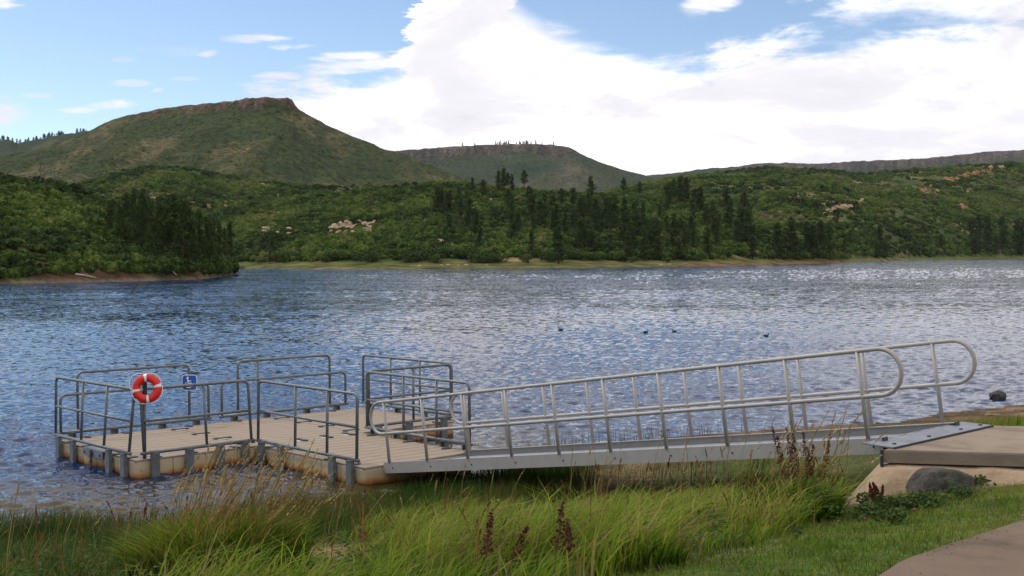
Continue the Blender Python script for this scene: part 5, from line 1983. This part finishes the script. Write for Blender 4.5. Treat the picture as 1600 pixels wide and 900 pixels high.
x, y = at_px(560, 905)
t = thing('dry_stalk', 'thin orange dry stalk standing alone left of the drooping grass', 'plant', (x, y, gz(x, y)))
h = CAM_Z + y * float(slope(560, 785)) - gz(x, y)
build(MB().tube([(0, 0, 0), (0.01, 0, h * 0.5), (0.02, 0, h)], [0.006, 0.005, 0.003], 5), 'stem', material('orange_stem', (0.34, 0.10, 0.025), 0.8), t)
V, Fs = [], []
for j in range(26):
    z = h * random.uniform(0.45, 1)
    a = random.uniform(0, 6.28)
    o = len(V)
    V += [(0.015, 0, z), (0.015 + 0.02 * math.cos(a), 0.02 * math.sin(a), z + 0.02), (0.015 + 0.03 * math.cos(a), 0.03 * math.sin(a), z + 0.005)]
    Fs.append((o, o + 1, o + 2))
build(MB().add(V, Fs), 'dry_leaf_stubs', M_STEM, t)

M_PINK = material('clover_pink', (0.30, 0.06, 0.10), 0.7, 0, 0.4, 60)
M_YEL = material('flower_yellow', (0.62, 0.33, 0.02), 0.7, 0, 0.3, 60)
M_LEAFSTEM = material('green_stem', (0.06, 0.10, 0.02), 0.7)


def flower(xp, yp, mat, label, hh=0.30, r=0.009, kind='clover_flower', group=None):
    x, y = at_px(xp, yp + 40)
    top = CAM_Z + y * float(slope(xp, yp))
    z = gz(x, y)
    hgt = min(max(top - z, 0.12), 0.6)
    t = thing(kind, label, 'flower', (x, y, z), group=group)
    build(MB().tube([(0, 0, 0), (0.005, 0, hgt)], 0.0025, 4), 'stem', M_LEAFSTEM, t)
    V, Fs = [], []
    rs = np.random.default_rng(xp)
    for j in range(34):
        d = Vector(rs.normal(size=3)).normalized()
        e = d.orthogonal().normalized() * r * 0.45
        f = d.cross(e)
        c = Vector((0.005, 0, hgt)) + d * r
        o = len(V)
        V += [c - e, c + f, c + e, c - f]
        Fs.append((o, o + 1, o + 2, o + 3))
    build(MB().add(V, Fs), 'bloom', mat, t)


for xp, yp, lb in [(1208, 811, 'pink clover head in the grass, leftmost of the pink ones by the lawn'), (1234, 798, 'pink clover head above and right of the leftmost one'), (1310, 817, 'pink clover head below the tall tussock by the lawn'), (1352, 812, 'reddish clover head among the dark leafy weeds'),
                   (1430, 798, 'pale pink clover head under the boulder'), (640, 886, 'pink clover head at the bottom edge among drooping grass'), (1035, 838, 'single pink clover head in the grass right of the dock weeds')]:
    flower(xp, yp, M_PINK, lb)
for xp, yp, lb in [(766, 784, 'small yellow flower above the dock weeds, left of a pair'), (776, 783, 'small yellow flower above the dock weeds, right of a pair'), (777, 795, 'small yellow flower just under the pair above the dock weeds'), (791, 833, 'lowest yellow flower, beside the leaning dock weed')]:
    flower(xp, yp, M_YEL, lb, 0.4, 0.012, 'yellow_flower')

# leafy weeds round the boulder
WEEDS = [(1392, 806, .15, 2, 'low dark leafy weed left of the boulder'), (1422, 802, .13, 0, 'dark leafy weed in front of the boulder, left of centre'), (1455, 796, .13, 2, 'dark leafy weed pressed against the front of the boulder'), (1500, 782, .12, 0, 'dark leafy weed at the right end of the boulder'), (1405, 822, .12, 3, 'green leafy weed low in front of the boulder weeds'),
         (1350, 816, .12, 2, 'dark leafy weed below the small brown stone'), (1520, 766, .13, 3, 'small green weed on the bank right of the boulder'), (1580, 742, .10, 3, 'small green weed on the bank edge near the right border')]
for xp, yp, r, v, lb in WEEDS:
    x, y = at_px(xp, yp)
    st, fo = BUSHES[v]
    t = place('leafy_weed', (('stem', st), ('foliage', fo)), lb, 'plant', (x, y, gz(x, y)), r, random.uniform(0, 6.28))
    t.scale = (r * 1.25, r, r * 0.9)
# stones in the mud along the right-hand shore
rs = random.Random(9)
for k in range(16):
    x = rs.uniform(5.0, 12.5)
    y = float(np.interp(x, SHORE[:, 0], SHORE[:, 1])) + rs.uniform(-2.2, 0.25)
    r = rs.uniform(0.03, 0.10)
    rock('shore_stone', 'small dark stone in the brown mud of the right-hand shore', (x, y, gz(x, y) + r * 0.1), (r * 1.4, r, r * 0.6), 70 + k, M_STONE if k % 2 else M_BOULDER, 2, rs.uniform(0, 3), 'stones on the right-hand mud', 'stone')

# thin reddish dry stems and small leafy herbs mixed through the long grass
X, Y = scatter(130, -3.5, 3.0, 7.0, 13, lambda X, Y: (1 - lawn_mask(X, Y)) * sstep(1.5, 2.5, inland(X, Y)) * off_slab(X, Y))
n = len(X)
stalks('dry_stems', X, Y, RNG.uniform(0.3, 0.7, n), RNG.uniform(0.02, 0.2, n), RNG.uniform(0, 6.28, n), lerp_cols([(0, A3(.10, .035, .018)), (1, A3(.26, .10, .035))], RNG.uniform(0, 1, n)), lerp_cols([(0, A3(.07, .025, .015)), (1, A3(.20, .09, .035))], RNG.uniform(0, 1, n)), 'thin reddish dry stems scattered through the long grass', 0.14, 0.010)


def herbs(n, ok, x0, x1, y0, y1, label, size):
    CX, CY = scatter(n, x0, x1, y0, y1, ok)
    m = len(CX)
    k = 26
    X = np.repeat(CX, k) + RNG.normal(0, 0.06, m * k)
    Y = np.repeat(CY, k) + RNG.normal(0, 0.06, m * k)
    Zh = np.repeat(RNG.uniform(0.10, 0.30, m), k) * RNG.uniform(0.15, 1, m * k)
    P = np.stack([X, Y, ground_z(X, Y) + Zh], -1)
    a = RNG.uniform(0, 6.28, m * k)
    u = np.stack([np.cos(a), np.sin(a), RNG.normal(0.1, 0.35, m * k)], -1)
    w = np.stack([-np.sin(a), np.cos(a), RNG.normal(0, 0.3, m * k)], -1)
    s = RNG.uniform(0.6, 1.3, m * k)[:, None] * size
    V = np.stack([P - u * s, P + w * s * 0.45, P + u * s, P - w * s * 0.45], 1).reshape(-1, 3)
    C = np.repeat(np.repeat(lerp_cols([(0, A3(.022, .05, .012)), (1, A3(.075, .125, .024))], RNG.uniform(0, 1, m)), k, 0) * RNG.uniform(0.75, 1.25, (m * k, 1)), 4, 0)
    tag(link('herbs', np_mesh('herbs', V, np.arange(len(V)).reshape(-1, 4), M_GRASS, cols={'col': C})), label, None, None, 'stuff')


herbs(520, lambda X, Y: (1 - lawn_mask(X, Y) * 0.75) * sstep(2.5, 3.5, inland(X, Y)) * off_slab(X, Y) * sstep(-.1, .15, fbm(X * 0.8, Y * 0.8, 2, 861)) * (path_side(X, Y) < -0.1), -4.5, 4.0, 6.2, 11.5, 'small leafy green herbs low in the bank grass', 0.026)

# stones in the dark hollow under the upper end of the gangway
for k, (x, y, r) in enumerate([(3.15, 11.75, .10), (3.32, 12.05, .13), (3.0, 12.1, .09), (3.42, 11.72, .07), (2.9, 11.6, .08)]):
    rock('hollow_stone', 'brown stone in the dark hollow under the upper end of the gangway', (x, y, gz(x, y) + r * 0.3), (r * 1.3, r, r * 0.75), 120 + k, M_STONE, 3, k * 1.1, 'stones under the gangway end', 'stone')

# grit and crumbs of soil along the edge of the path
n = 320
yy = RNG.uniform(5.2, 9.6, n)
xx = _pe(yy) + np.abs(RNG.normal(0, 0.16, n)) + 0.02
r = RNG.uniform(0.003, 0.008, n)
zz = ground_z(xx, yy) + 0.047
base = np.array([(1, 0, 0), (-0.5, 0.87, 0), (-0.5, -0.87, 0), (0.1, 0.1, 0.9)])
an = RNG.uniform(0, 6.28, n)
V = np.zeros((n, 4, 3))
V[..., 0] = xx[:, None] + r[:, None] * (base[:, 0] * np.cos(an)[:, None] - base[:, 1] * np.sin(an)[:, None])
V[..., 1] = yy[:, None] + r[:, None] * (base[:, 0] * np.sin(an)[:, None] + base[:, 1] * np.cos(an)[:, None])
V[..., 2] = zz[:, None] + r[:, None] * base[:, 2]
T = (np.arange(n) * 4)[:, None]
Fq = np.concatenate([T + np.array(q) for q in ((0, 1, 3), (1, 2, 3), (2, 0, 3))])
C = np.repeat(lerp_cols([(0, A3(.10, .07, .045)), (1, A3(.26, .20, .15))], RNG.uniform(0, 1, n)), 4, 0)
tag(link('grit', np_mesh('grit', V.reshape(-1, 3), Fq, M_GROUND, cols={'col': C})), 'grit and crumbs of soil along the edge of the brown path', None, None, 'stuff')

# ------------------------------------------------------------------ thin air haze over the whole valley
def make_haze():
    m = bpy.data.materials.new('haze')
    m.use_nodes = True
    N = Nodes(m.node_tree)
    pv = N.n('ShaderNodeVolumePrincipled')
    pv.inputs['Density'].default_value = 0.000017
    pv.inputs['Color'].default_value = (0.84, 0.90, 1.0, 1)
    o = N.n('ShaderNodeOutputMaterial')
    N.l(pv.outputs[0], o.inputs['Volume'])
    tag(build(MB().box((300, 2290, 146), (7200, 4900, 372)), 'haze', m), kind='stuff')


make_haze()
